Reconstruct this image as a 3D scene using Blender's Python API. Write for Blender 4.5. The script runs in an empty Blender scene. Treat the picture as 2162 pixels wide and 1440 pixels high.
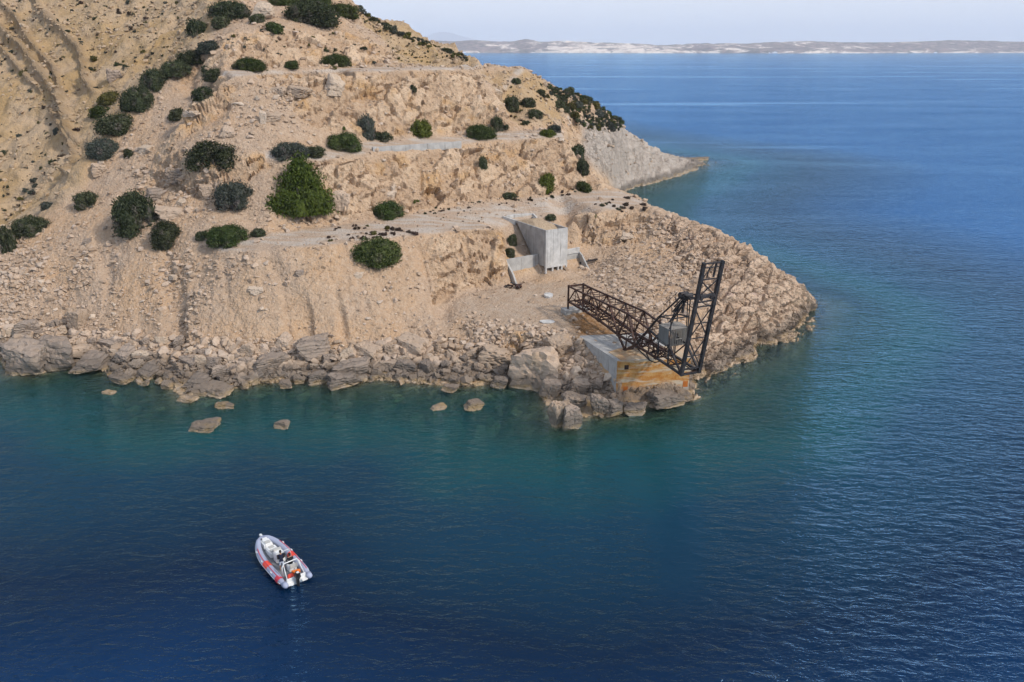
import bpy, bmesh, math, random
import numpy as np
from mathutils import Vector, Matrix, geometry

random.seed(7)
SC = bpy.context.scene
COL = SC.collection

# ------------------------------------------------------------------ camera
CAM_H = 40.0
FPX = 1681.0                      # focal length in photograph pixels (2162 wide)
PITCH = math.atan(620.0 / FPX)
SP, CP = math.sin(PITCH), math.cos(PITCH)
cam_data = bpy.data.cameras.new('camera')
cam = bpy.data.objects.new('camera', cam_data)
COL.objects.link(cam)
cam.location = (0, 0, CAM_H)
cam.rotation_euler = (math.pi / 2 - PITCH, 0, 0)
cam_data.sensor_width = 36.0
cam_data.lens = 36.0 * FPX / 2162.0
cam_data.clip_start = 0.5
cam_data.clip_end = 60000.0
SC.camera = cam

# ------------------------------------------------------------------ light
SUN_AZ = math.radians(120)       # clockwise from +Y (view direction): behind the camera, to the right
SUN_EL = math.radians(39)
world = bpy.data.worlds.new('World')
SC.world = world
world.use_nodes = True
wn = world.node_tree
wn.nodes.clear()
wo = wn.nodes.new('ShaderNodeOutputWorld')
wb = wn.nodes.new('ShaderNodeBackground')
sky = wn.nodes.new('ShaderNodeTexSky')
sky.sky_type = 'NISHITA'
sky.sun_disc = False
sky.sun_elevation = SUN_EL
sky.sun_rotation = SUN_AZ
sky.altitude = 40
sky.air_density = 1.0
sky.dust_density = 0.6
sky.ozone_density = 4.0
# thin pale veil of moist air all round, thickest at the horizon, with faint streaks
w_tc = wn.nodes.new('ShaderNodeTexCoord'); w_sep = wn.nodes.new('ShaderNodeSeparateXYZ')
wn.links.new(w_tc.outputs['Generated'], w_sep.inputs[0])
w_map = wn.nodes.new('ShaderNodeMapRange'); w_map.interpolation_type = 'SMOOTHERSTEP'
wn.links.new(w_sep.outputs[2], w_map.inputs[0])
for i_, v_ in enumerate((0.0, 0.30, 0.97, 0.52)): w_map.inputs[i_ + 1].default_value = v_
w_mp = wn.nodes.new('ShaderNodeMapping'); w_mp.inputs[3].default_value = (2.2, 2.2, 22)
wn.links.new(w_tc.outputs['Generated'], w_mp.inputs[0])
w_no = wn.nodes.new('ShaderNodeTexNoise'); w_no.inputs['Scale'].default_value = 1.6; w_no.inputs['Detail'].default_value = 5
wn.links.new(w_mp.outputs[0], w_no.inputs['Vector'])
w_ma = wn.nodes.new('ShaderNodeMath'); w_ma.operation = 'MULTIPLY_ADD'; w_ma.use_clamp = True
wn.links.new(w_no.outputs[0], w_ma.inputs[0]); w_ma.inputs[1].default_value = 0.22
w_sb = wn.nodes.new('ShaderNodeMath'); w_sb.operation = 'SUBTRACT'; w_sb.inputs[1].default_value = 0.11
wn.links.new(w_map.outputs[0], w_sb.inputs[0]); wn.links.new(w_sb.outputs[0], w_ma.inputs[2])
w_mx = wn.nodes.new('ShaderNodeMixRGB')
wn.links.new(w_ma.outputs[0], w_mx.inputs[0]); wn.links.new(sky.outputs[0], w_mx.inputs[1])
w_mx.inputs[2].default_value = (5.2, 5.5, 6.05, 1)
wn.links.new(w_mx.outputs[0], wb.inputs[0])
wb.inputs[1].default_value = 0.15
wn.links.new(wb.outputs[0], wo.inputs[0])

sun_data = bpy.data.lights.new('sun', 'SUN')
sun_data.energy = 2.9
sun_data.angle = math.radians(5)
sun_data.color = (1.0, 0.93, 0.84)
sun = bpy.data.objects.new('sun', sun_data)
COL.objects.link(sun)
sd = Vector((math.sin(SUN_AZ) * math.cos(SUN_EL), math.cos(SUN_AZ) * math.cos(SUN_EL), math.sin(SUN_EL)))
sun.rotation_euler = sd.to_track_quat('Z', 'Y').to_euler()
sun.location = (60, -60, 120)

SC.view_settings.view_transform = 'Standard'
SC.view_settings.look = 'None'
SC.view_settings.exposure = 0.18
SC.view_settings.gamma = 1.0
SC.cycles.use_denoising = True
SC.cycles.use_adaptive_sampling = True
SC.cycles.adaptive_threshold = 0.03
SC.cycles.max_bounces = 6
SC.cycles.diffuse_bounces = 2
SC.cycles.glossy_bounces = 3
SC.cycles.transparent_max_bounces = 8
SC.cycles.volume_bounces = 1

# ------------------------------------------------------------------ helpers: pixels to places
def ray(px, py):
    """direction (x, forward, down) per unit through a photograph pixel"""
    dy = py - 720.0
    return (px - 1081.0), FPX * CP - dy * SP, FPX * SP + dy * CP

def at_z(px, py, z):
    dx, f, d = ray(px, py)
    k = (CAM_H - z) / d
    return np.array([dx * k, f * k, z])

def at_y(px, py, Y):
    dx, f, d = ray(px, py)
    k = Y / f
    return np.array([dx * k, Y, CAM_H - d * k])

def to_px(x, y, z):
    fd = y * CP + (CAM_H - z) * SP
    up = -y * SP * -1 * 0 + 0
    v = (CAM_H - z) * CP - y * SP
    return 1081.0 + FPX * x / fd, 720.0 + FPX * v / fd

# ------------------------------------------------------------------ helpers: noise (numpy)
def _hash(ix, iy, iz, seed):
    h = (ix.astype(np.int64) * 374761393 + iy.astype(np.int64) * 668265263 + iz.astype(np.int64) * 2147483647 // 7 * 0
         + iz.astype(np.int64) * 1274126177 + seed * 974711) & 0xFFFFFFFF
    h = ((h ^ (h >> 13)) * 1274126177) & 0xFFFFFFFF
    h = ((h ^ (h >> 16)) * 2246822519) & 0xFFFFFFFF
    h = h ^ (h >> 15)
    return (h & 0xFFFFFF).astype(np.float32) / np.float32(0xFFFFFF)

def vnoise(x, y, z, seed=0):
    ix, iy, iz = np.floor(x), np.floor(y), np.floor(z)
    fx, fy, fz = x - ix, y - iy, z - iz
    fx = fx * fx * (3 - 2 * fx); fy = fy * fy * (3 - 2 * fy); fz = fz * fz * (3 - 2 * fz)
    r = 0
    for a in (0, 1):
        wx = fx if a else 1 - fx
        for b in (0, 1):
            wy = fy if b else 1 - fy
            for c in (0, 1):
                wz = fz if c else 1 - fz
                r = r + wx * wy * wz * _hash(ix + a, iy + b, iz + c, seed)
    return r * 2 - 1

def fbm(x, y, z, scale, octaves=4, seed=0, gain=0.5):
    r, a, s = 0, 1.0, 1.0 / scale
    for o in range(octaves):
        r = r + a * vnoise(x * s, y * s, z * s, seed + o * 17)
        a *= gain; s *= 2.03
    return r

def worley(x, y, z, seed=0, jit=0.9):
    """F1, F2, cell hash, offset to the nearest cell centre"""
    ix, iy, iz = np.floor(x), np.floor(y), np.floor(z)
    f1 = np.full(x.shape, 9.0, np.float32); f2 = f1.copy(); cid = np.zeros(x.shape, np.float32)
    ox = np.zeros(x.shape, np.float32); oy = ox.copy(); oz = ox.copy()
    for a in (-1, 0, 1):
        for b in (-1, 0, 1):
            for c in (-1, 0, 1):
                jx, jy, jz = ix + a, iy + b, iz + c
                dx = jx + 0.5 + jit * (_hash(jx, jy, jz, seed) - 0.5) - x
                dy = jy + 0.5 + jit * (_hash(jx, jy, jz, seed + 1) - 0.5) - y
                dz = jz + 0.5 + jit * (_hash(jx, jy, jz, seed + 2) - 0.5) - z
                d = np.sqrt(dx * dx + dy * dy + dz * dz).astype(np.float32)
                near = d < f1
                f2 = np.where(near, f1, np.minimum(f2, d))
                cid = np.where(near, _hash(jx, jy, jz, seed + 3), cid)
                ox = np.where(near, dx, ox); oy = np.where(near, dy, oy); oz = np.where(near, dz, oz)
                f1 = np.where(near, d, f1)
    return f1, f2, cid, ox, oy, oz

def sstep(a, b, v):
    t = np.clip((v - a) / (b - a), 0, 1)
    return t * t * (3 - 2 * t)

def in_poly(x, y, poly):
    r = np.zeros(x.shape, bool)
    n = len(poly)
    for i in range(n):
        x0, y0 = poly[i]; x1, y1 = poly[(i + 1) % n]
        if y0 == y1: continue
        c = ((y0 > y) != (y1 > y)) & (x < (x1 - x0) * (y - y0) / (y1 - y0) + x0)
        r ^= c
    return r

def dist_poly(x, y, poly, closed=True):
    r = np.full(x.shape, 1e9, np.float32)
    n = len(poly)
    for i in range(n if closed else n - 1):
        x0, y0 = poly[i]; x1, y1 = poly[(i + 1) % n]
        ex, ey = x1 - x0, y1 - y0
        l2 = ex * ex + ey * ey + 1e-9
        t = np.clip(((x - x0) * ex + (y - y0) * ey) / l2, 0, 1)
        r = np.minimum(r, np.hypot(x - x0 - t * ex, y - y0 - t * ey))
    return r

def soft_poly(x, y, poly, w):
    """1 inside, 0 outside, soft over w"""
    d = dist_poly(x, y, poly)
    d = np.where(in_poly(x, y, poly), d, -d)
    return sstep(-w, w, d)

# ------------------------------------------------------------------ helpers: objects
def tag(o, label=None, cat=None, group=None, kind=None):
    if label: o['label'] = label
    if cat: o['category'] = cat
    if group: o['group'] = group
    if kind: o['kind'] = kind
    return o

def link_mesh(name, me, parent=None, mat=None, smooth=False):
    o = bpy.data.objects.new(name, me)
    COL.objects.link(o)
    if parent: o.parent = parent
    if mat is not None and not me.materials: me.materials.append(mat)
    if smooth:
        me.polygons.foreach_set('use_smooth', [True] * len(me.polygons))
    return o

def empty(name, loc=(0, 0, 0), rz=0.0):
    o = bpy.data.objects.new(name, None)
    COL.objects.link(o)
    o.location = loc; o.rotation_euler = (0, 0, rz)
    o.empty_display_size = 0.3
    return o

def mesh_np(name, verts, quads, mat=None, tris=False):
    me = bpy.data.meshes.new(name)
    n = len(quads); k = 3 if tris else 4
    me.vertices.add(len(verts)); me.vertices.foreach_set('co', np.asarray(verts, np.float32).ravel())
    me.loops.add(n * k); me.loops.foreach_set('vertex_index', np.asarray(quads, np.int32).ravel())
    me.polygons.add(n); me.polygons.foreach_set('loop_start', np.arange(n, dtype=np.int32) * k)
    me.update(calc_edges=True)
    me.validate()
    if mat: me.materials.append(mat)
    return me

def grid_quads(nr, nc):
    i = np.arange(nr * nc).reshape(nr, nc)
    return np.stack([i[:-1, :-1], i[:-1, 1:], i[1:, 1:], i[1:, :-1]], -1).reshape(-1, 4)

# ------------------------------------------------------------------ helpers: materials
class NT:
    def __init__(self, name):
        self.m = bpy.data.materials.new(name)
        self.m.use_nodes = True
        self.t = self.m.node_tree
        self.t.nodes.clear()
        self.out = self.t.nodes.new('ShaderNodeOutputMaterial')
    def n(self, typ, **kw):
        nd = self.t.nodes.new('ShaderNode' + typ)
        for k, v in kw.items(): setattr(nd, k, v)
        return nd
    def set(self, sock, v):
        if hasattr(v, 'is_linked') or isinstance(v, bpy.types.NodeSocket): self.t.links.new(v, sock)
        else:
            if isinstance(v, (tuple, list)) and len(v) == 3 and sock.type == 'RGBA': v = (*v, 1)
            sock.default_value = v
    def pos(self): return self.n('NewGeometry').outputs['Position']
    def obj(self): return self.n('TexCoord').outputs['Object']
    def mapping(self, vec, scale=(1, 1, 1), rot=(0, 0, 0), loc=(0, 0, 0)):
        m = self.n('Mapping'); self.set(m.inputs[0], vec)
        m.inputs[1].default_value = loc; m.inputs[2].default_value = rot; m.inputs[3].default_value = scale
        return m.outputs[0]
    def noise(self, vec, scale, detail=4, rough=0.55, dist=0.0):
        x = self.n('TexNoise'); self.set(x.inputs['Vector'], vec)
        x.inputs['Scale'].default_value = scale; x.inputs['Detail'].default_value = detail
        x.inputs['Roughness'].default_value = rough; x.inputs['Distortion'].default_value = dist
        return x.outputs['Fac']
    def voro(self, vec, scale, feature='F1', out='Distance', rnd=1.0):
        x = self.n('TexVoronoi', feature=feature); self.set(x.inputs['Vector'], vec)
        x.inputs['Scale'].default_value = scale; x.inputs['Randomness'].default_value = rnd
        return x.outputs[out]
    def ramp(self, fac, stops):
        r = self.n('ValToRGB'); self.set(r.inputs[0], fac)
        e = r.color_ramp.elements
        while len(e) < len(stops): e.new(0.5)
        for el, (p, c) in zip(e, stops):
            el.position = p
            el.color = (c, c, c, 1) if isinstance(c, (int, float)) else (*c, 1)
        return r.outputs[0]
    def mix(self, fac, a, b, mode='MIX'):
        x = self.n('MixRGB', blend_type=mode)
        self.set(x.inputs[0], fac); self.set(x.inputs[1], a); self.set(x.inputs[2], b)
        return x.outputs[0]
    def math(self, op, a, b=0.0, c=0.0, clamp=False):
        x = self.n('Math', operation=op, use_clamp=clamp)
        self.set(x.inputs[0], a); self.set(x.inputs[1], b); self.set(x.inputs[2], c)
        return x.outputs[0]
    def rng(self, v, a, b, c=0.0, d=1.0):
        x = self.n('MapRange', interpolation_type='SMOOTHSTEP')
        self.set(x.inputs[0], v)
        for i, q in enumerate((a, b, c, d)): self.set(x.inputs[i + 1], q)
        return x.outputs[0]
    def attr(self, name, out='Fac'): return self.n('Attribute', attribute_name=name).outputs[out]
    def z(self, vec=None):
        s = self.n('SeparateXYZ'); self.set(s.inputs[0], vec if vec is not None else self.pos()); return s.outputs[2]
    def bump(self, h, strength=0.5, dist=0.1, normal=None):
        b = self.n('Bump'); b.inputs['Strength'].default_value = strength; b.inputs['Distance'].default_value = dist
        self.set(b.inputs['Height'], h)
        if normal is not None: self.set(b.inputs['Normal'], normal)
        return b.outputs[0]
    def principled(self, color, rough=0.8, normal=None, metal=0.0, spec=0.3):
        p = self.n('BsdfPrincipled')
        self.set(p.inputs['Base Color'], color); self.set(p.inputs['Roughness'], rough)
        self.set(p.inputs['Metallic'], metal); p.inputs['Specular IOR Level'].default_value = spec
        if normal is not None: self.set(p.inputs['Normal'], normal)
        self.t.links.new(p.outputs[0], self.out.inputs[0])
        return p

def tide_colour(N, col, bed=((0.25, 0.24, 0.13), (0.44, 0.40, 0.26))):
    """shore rock: pale wet line at the water, ochre weed just above, dark lichen band above that"""
    P = N.pos()
    z = N.z(P)
    wob = N.noise(P, 0.45, 3)
    zz = N.math('ADD', z, N.math('MULTIPLY', N.math('SUBTRACT', wob, 0.5), 1.6))
    dark = N.math('MULTIPLY', N.rng(zz, 0.25, 0.55), N.rng(zz, 2.6, 1.0))
    col = N.mix(N.math('MULTIPLY', dark, 0.74), col, (0.120, 0.100, 0.082))
    weed = N.math('MULTIPLY', N.rng(zz, 0.75, 0.3), N.rng(z, -0.25, 0.0))
    col = N.mix(N.math('MULTIPLY', weed, N.rng(N.noise(P, 1.3, 3), 0.35, 0.6, 0.15, 0.8)), col, (0.25, 0.175, 0.085))
    lip = N.math('MULTIPLY', N.rng(z, 0.02, 0.10), N.rng(z, 0.30, 0.14))
    col = N.mix(N.math('MULTIPLY', lip, 0.45), col, (0.44, 0.34, 0.24))
    under = N.rng(z, 0.05, -0.3)
    col = N.mix(under, col, N.mix(N.noise(P, 0.8, 4), *bed))
    return col
# ------------------------------------------------------------------ terrain control lines (photo pixel -> place)
def L(pts):
    """polyline of (px, py, z) or (px, py, 'y', Y) sampled about every metre in the world"""
    w = []
    for p in pts:
        w.append(at_y(p[0], p[1], p[3]) if p[2] == 'y' else at_z(*p))
    return dens(w)

def dens(w, step=1.5):
    w = [np.asarray(p, float) for p in w]
    out = [w[0]]
    for a, b in zip(w[:-1], w[1:]):
        k = max(1, int(np.linalg.norm((b - a)[:2]) / step))
        for i in range(1, k + 1): out.append(a + (b - a) * i / k)
    return out

SHORE_PX = [(0, 752), (12, 790), (75, 790), (130, 776), (215, 775), (250, 800), (330, 795), (385, 838), (480, 822), (560, 808),
            (650, 806), (720, 814), (790, 802), (900, 812), (1000, 816), (1070, 806), (1095, 782), (1125, 800), (1150, 850), (1175, 895), (1210, 900),
            (1240, 880), (1300, 878), (1345, 858), (1400, 850), (1452, 836), (1478, 808), (1520, 788), (1560, 765), (1610, 742),
            (1660, 712), (1690, 688), (1718, 664), (1726, 640)]
FAR_SHORE_PX = [(1332, 396), (1400, 380), (1460, 362), (1490, 352)]
shore = [at_z(x, y, 0) for x, y in SHORE_PX]
left_shore = [np.array(p + (0.0,)) for p in ((-330, 150), (-200, 122), (-140, 112), (-105, 114), (-86, 110), (-78, 106))]
hid_shore = [np.array(p + (0.0,)) for p in ((50, 133), (46, 145), (40, 158), (33, 172), (27, 190), (27, 215), (31, 232))]
far_shore = [at_z(x, y, 0) for x, y in FAR_SHORE_PX]
back_shore = [np.array(p + (0.0,)) for p in ((76, 301), (66, 318), (45, 345), (20, 400), (0, 460), (-80, 640), (-400, 640))]
LAND = left_shore + shore + hid_shore + far_shore + back_shore
LAND_XY = [(p[0], p[1]) for p in LAND]

pts = []
pts += dens(LAND + [LAND[0]], 3.0)
add = lambda *a: pts.extend(L(list(a)))
# top of the boulder belt / foot of the scree
add((-160, 690, 2.5), (0, 690, 3), (100, 690, 3), (220, 705, 2.8), (400, 740, 2.6), (520, 735, 3), (700, 728, 3), (850, 722, 3), (960, 730, 2.6), (1050, 750, 2.3), (1085, 745, 2.2))
# lower road, near edge and far edge
R1N = [(470, 532, 13.2), (540, 530, 13.6), (700, 517, 14), (850, 497, 14), (950, 489, 14), (1050, 479, 14)]
R1N2 = [(1215, 450, 14), (1250, 447, 14), (1310, 440, 14), (1362, 428, 13.8)]
R1F = [(430, 503, 14.3), (540, 497, 14.3), (620, 485, 14.4), (700, 474, 14.5), (790, 464, 14.5), (900, 444, 14.7), (1000, 430, 14.8), (1100, 419, 15), (1200, 406, 15.2), (1260, 398, 15.4), (1310, 400, 15)]
add(*R1N); add(*R1N2); add(*R1F)
add((1310, 400, 15), (1345, 412, 14.2), (1362, 428, 13.8))
# face below the lower road on the right of the bank, quay level at its foot
add((930, 655, 5.0), (960, 628, 5.4), (1010, 608, 5.7), (1050, 604, 5.8), (1075, 602, 5.8))
add((880, 690, 4.0), (905, 640, 6.2), (925, 600, 8.0))
# quay level
add((930, 668, 4.6), (1000, 684, 4.7), (1100, 700, 4.9), (1170, 706, 5.0), (1222, 710, 5.0))
add((1075, 602, 5.7), (1160, 600, 5.5), (1232, 584, 5.8), (1262, 566, 6.3))
add((1100, 650, 5.1), (1200, 655, 5.1), (1290, 690, 5.0), (1330, 718, 4.9))
add((1400, 700, 4.8), (1450, 730, 3.6))
# ground round the silo, in its own frame: b to the right, a to the back
SILO_O = np.array([5.3, 121.9, 0.0]); SB = np.array([0.86, 0.51, 0.0]); SB /= np.linalg.norm(SB); SA = np.array([-SB[1], SB[0], 0.0])
def silo_pt(b, a, z): return SILO_O + SB * b + SA * a + np.array([0, 0, z])
def sl(*q): pts.extend(dens([silo_pt(*p) for p in q], 0.8))
sl((-7, 9.5, 13.7), (-3, 10.2, 13.4), (-0.5, 11.0, 13.2), (4.8, 11.0, 13.3), (7.5, 9.6, 13.6))
sl((-5.6, 2.9, 8.6), (-0.4, 2.9, 8.5)); sl((4.6, 2.9, 8.6), (7.6, 2.9, 8.6), (8.6, 3.4, 8.8))
sl((-4.2, 6.0, 10.2), (-0.5, 6.0, 9.4)); sl((-3.2, 8.6, 12.8), (-0.5, 8.9, 12.4)); sl((0.3, 5.0, 8.3), (3.8, 5.0, 8.3)); sl((0.3, 8.8, 12.2), (3.8, 8.8, 12.2))
sl((4.8, 6.0, 10.4), (7.0, 6.2, 11.0))
sl((-5.4, 1.0, 5.4), (-1.0, 1.0, 5.7), (0.3, 1.0, 6.7), (3.8, 1.0, 6.9), (5.0, 1.0, 6.3), (8.0, 1.0, 6.3))
sl((-0.4, -1.0, 6.1), (2.0, -1.0, 6.5), (4.4, -1.0, 6.4)); sl((-1.5, -3.4, 5.7), (2.0, -3.6, 5.8), (5.0, -3.2, 6.0))
# loading block: ground inside and outside its walls
BLK_A, BLK_B = np.array([12.5, 88.0, 0.0]), np.array([21.5, 89.1, 0.0])
BLK_S = np.array([-0.41, 0.912, 0.0]); BLK_F = (BLK_B - BLK_A) / np.linalg.norm(BLK_B - BLK_A); BLK_N = np.array([BLK_F[1], -BLK_F[0], 0.0])
def bk(*q): pts.extend(dens([BLK_A + BLK_F * f + BLK_S * s_ + np.array([0, 0, z]) for f, s_, z in q], 0.8))
bk((-0.9, -0.9, 0.7), (3.0, -0.9, 0.6), (6.0, -0.9, 0.7), (9.8, -0.9, 0.5))
bk((-0.9, 0.8, 0.9), (-0.9, 3.0, 1.8), (-0.9, 6.0, 3.2), (-0.9, 9.0, 4.6))
bk((1.4, 2.0, 4.9), (1.4, 9.0, 4.95)); bk((1.4, 2.0, 4.9), (7.6, 2.0, 4.9), (7.6, 9.0, 4.95))
bk((9.9, 0.8, 1.0), (9.9, 4.0, 2.8), (9.9, 8.0, 4.6))
# rock step right of the silo
add((1205, 505, 9.2), (1260, 520, 8.8), (1330, 518, 9.3), (1366, 490, 10.8), (1375, 455, 13.2))
# scree apron and cape
add((1300, 560, 7.6), (1400, 560, 8.2), (1480, 540, 9.2), (1540, 520, 10.2))
add((1290, 610, 5.9), (1400, 610, 6.8), (1500, 600, 7.4), (1590, 575, 8.0))
add((1390, 670, 5.2), (1470, 680, 4.6), (1560, 655, 5.0), (1640, 620, 5.6))
add((1450, 760, 2.4), (1500, 735, 2.6), (1580, 705, 2.6), (1660, 665, 2.6), (1700, 640, 2.4))
add((1362, 428, 13.8), (1385, 440, 14), (1470, 465, 13), (1560, 505, 10.8), (1600, 545, 9), (1650, 580, 7), (1700, 612, 4.2), (1722, 634, 1.2))
# drop behind the end of the lower road
pts += dens([(24, 158, 9), (22, 166, 5), (17, 172, 6), (15, 182, 9)])
# cliff above the lower road: its top = near edge of the middle road
R2N = [(560, 345, 23.2), (640, 342, 23.4), (700, 336, 23.6), (790, 320, 24), (880, 312, 24), (975, 304, 24), (1060, 295, 24.2), (1130, 290, 24.4), (1190, 290, 24.2)]
R2F = [(560, 318, 25), (640, 314, 25), (720, 306, 25), (790, 299, 25), (880, 292, 25), (960, 287, 25), (1040, 281, 25), (1110, 276, 25.2), (1180, 272, 25.4)]
add(*R2N); add(*R2F)
add((1190, 290, 24.2), (1212, 318, 21.5), (1222, 345, 19), (1250, 372, 17), (1285, 390, 15.6), (1310, 400, 15))
# upper road
R3N = [(440, 165, 'y', 134), (490, 159, 'y', 136), (560, 158, 'y', 138), (700, 153, 'y', 144), (850, 147, 'y', 152), (950, 144, 'y', 158), (1005, 146, 'y', 163)]
R3F = [(470, 146, 'y', 143), (560, 150, 'y', 145), (700, 146, 'y', 151), (850, 141, 'y', 159), (950, 138, 'y', 166), (1010, 136, 'y', 175)]
add(*R3N); add(*R3F)
# right end of the upper cliff and the track beyond it
add((1005, 146, 'y', 163), (1030, 172, 'y', 160), (1045, 205, 'y', 157), (1065, 245, 'y', 155), (1085, 275, 'y', 156))
add((1045, 190, 'y', 172), (1065, 172, 'y', 178), (1085, 150, 'y', 186), (1105, 143, 'y', 190))
add((1085, 240, 'y', 165), (1110, 205, 'y', 178), (1140, 180, 'y', 190))
add((1100, 275, 'y', 160), (1180, 272, 'y', 168))
# far cape
add((1105, 143, 'y', 192), (1150, 168, 'y', 205), (1200, 190, 'y', 215), (1260, 212, 'y', 225), (1312, 242, 'y', 240), (1320, 266, 'y', 250), (1360, 295, 'y', 264), (1400, 319, 'y', 275), (1450, 335, 'y', 288), (1484, 345, 'y', 294))
add((1180, 262, 'y', 178), (1250, 290, 'y', 205), (1310, 320, 'y', 226), (1380, 345, 'y', 256), (1440, 350, 'y', 276))
add((1215, 300, 'y', 195), (1260, 340, 'y', 208), (1310, 372, 'y', 224), (1345, 384, 'y', 240))
# slope left of the roads
add((470, 430, 18), (380, 400, 19.3), (300, 400, 18.8))
add((450, 350, 23.2), (380, 320, 25), (330, 300, 25.2))
add((480, 250, 29.5), (420, 230, 30.2), (400, 190, 32.8))
add((600, 270, 27.0), (700, 260, 27.2))
add((350, 470, 15.5), (250, 480, 14.6), (160, 500, 13))
add((430, 560, 11.2), (300, 560, 10.6), (120, 560, 9.8), (0, 585, 8.2))
# rim of the spur towards the ravine
RIM = [(-140, 590, 'y', 116), (0, 522, 'y', 121), (90, 462, 'y', 126), (175, 400, 'y', 130), (225, 315, 'y', 137), (265, 262, 'y', 141), (310, 195, 'y', 147), (385, 135, 'y', 152), (430, 95, 'y', 158), (470, 45, 'y', 166), (485, 0, 'y', 174)]
add(*RIM)
# ravine floor behind the rim, slope beyond it
add((-140, 560, 'y', 128), (-40, 520, 'y', 133), (50, 470, 'y', 138), (140, 390, 'y', 144), (190, 315, 'y', 152), (235, 250, 'y', 158), (285, 185, 'y', 164), (360, 115, 'y', 172), (420, 40, 'y', 184), (440, 0, 'y', 192))
add((-200, 400, 'y', 148), (0, 400, 'y', 152), (80, 340, 'y', 158), (140, 250, 'y', 168), (200, 160, 'y', 178), (270, 60, 'y', 192), (310, 0, 'y', 205))
add((-200, 240, 'y', 172), (0, 240, 'y', 175), (80, 140, 'y', 188), (150, 60, 'y', 200), (190, 0, 'y', 212))
add((-250, 90, 'y', 198), (0, 100, 'y', 199), (60, 0, 'y', 218), (0, -60, 'y', 226), (-200, 0, 'y', 222))
# hill above the upper road
add((480, 110, 'y', 150), (560, 105, 'y', 152), (650, 108, 'y', 157), (760, 108, 'y', 163), (840, 122, 'y', 167), (930, 126, 'y', 176))
add((500, 62, 'y', 158), (580, 60, 'y', 160), (680, 70, 'y', 166), (760, 78, 'y', 172), (850, 95, 'y', 180), (920, 108, 'y', 188))
add((520, 20, 'y', 172), (620, 22, 'y', 176), (700, 30, 'y', 182), (760, 55, 'y', 188))
add((560, 0, 'y', 186), (650, -5, 'y', 192), (735, 0, 'y', 197), (800, 38, 'y', 204), (850, 62, 'y', 210), (900, 84, 'y', 214), (950, 102, 'y', 210), (990, 120, 'y', 203), (1010, 132, 'y', 197), (1060, 140, 'y', 196), (1105, 143, 'y', 192))
# out of sight: hill top and its far side
pts += [np.array(p, float) for p in ((-72, 230, 66), (-50, 222, 56), (-20, 235, 34), (0, 232, 26), (-34, 240, 42), (-120, 260, 68), (-40, 300, 34), (-75, 300, 60), (-200, 240, 66), (-300, 300, 72), (-120, 380, 60), (0, 330, 16), (14, 262, 14), (30, 300, 6), (-330, 200, 55), (-300, 480, 60), (-60, 500, 20), (10, 420, 8), (0, 210, 33), (12, 215, 27), (22, 236, 17))]

# thin out near-coincident points, triangulate in plan
P = np.array(pts)
keep, seen = [], {}
for i, p in enumerate(P):
    key = (round(p[0] / 0.5), round(p[1] / 0.5))
    if key in seen: continue
    seen[key] = i; keep.append(i)
P = P[keep]
vo, eo, fo, ov, oe, of = geometry.delaunay_2d_cdt([Vector((p[0], p[1])) for p in P], [], [], 0, 1e-4)
VZ = np.array([P[o[0]][2] if o else 0.0 for o in ov]); VX = np.array([v[0] for v in vo]); VY = np.array([v[1] for v in vo])

# fan grid (finer where the camera is nearer; a plain ground mesh)
NS = 880
S0, S1 = -1.12, 0.64
S = np.linspace(S0, S1, NS)
YS = [72.0]
while YS[-1] < 520:
    y = YS[-1]
    YS.append(y + y * (0.00175 if y < 200 else 0.00175 + (min(y, 300) - 200) * 0.00006))
YS = np.array(YS); NR = len(YS)
GY, GS = np.meshgrid(YS, S, indexing='ij')
GX = GS * GY
GZ = np.full(GX.shape, np.nan)
for f in fo:
    a, b, c = f[0], f[1], f[2]
    xs, ys, zs = VX[[a, b, c]], VY[[a, b, c]], VZ[[a, b, c]]
    r0 = np.searchsorted(YS, ys.min()) ; r1 = np.searchsorted(YS, ys.max()) + 1
    ss = np.concatenate([xs / max(ys.min(), 1), xs / max(ys.max(), 1)])
    c0 = int(np.floor((ss.min() - S0) / (S1 - S0) * (NS - 1))) ; c1 = int(np.ceil((ss.max() - S0) / (S1 - S0) * (NS - 1))) + 1
    r0, r1, c0, c1 = max(r0, 0), min(r1, NR), max(c0, 0), min(c1, NS)
    if r0 >= r1 or c0 >= c1: continue
    X = GX[r0:r1, c0:c1]; Y = GY[r0:r1, c0:c1]
    den = (ys[1] - ys[2]) * (xs[0] - xs[2]) + (xs[2] - xs[1]) * (ys[0] - ys[2])
    if abs(den) < 1e-9: continue
    w0 = ((ys[1] - ys[2]) * (X - xs[2]) + (xs[2] - xs[1]) * (Y - ys[2])) / den
    w1 = ((ys[2] - ys[0]) * (X - xs[2]) + (xs[0] - xs[2]) * (Y - ys[2])) / den
    w2 = 1 - w0 - w1
    m = (w0 > -1e-6) & (w1 > -1e-6) & (w2 > -1e-6)
    sub = GZ[r0:r1, c0:c1]
    sub[m] = (w0 * zs[0] + w1 * zs[1] + w2 * zs[2])[m]
GZ = np.where(np.isnan(GZ), 20.0, GZ)

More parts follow.
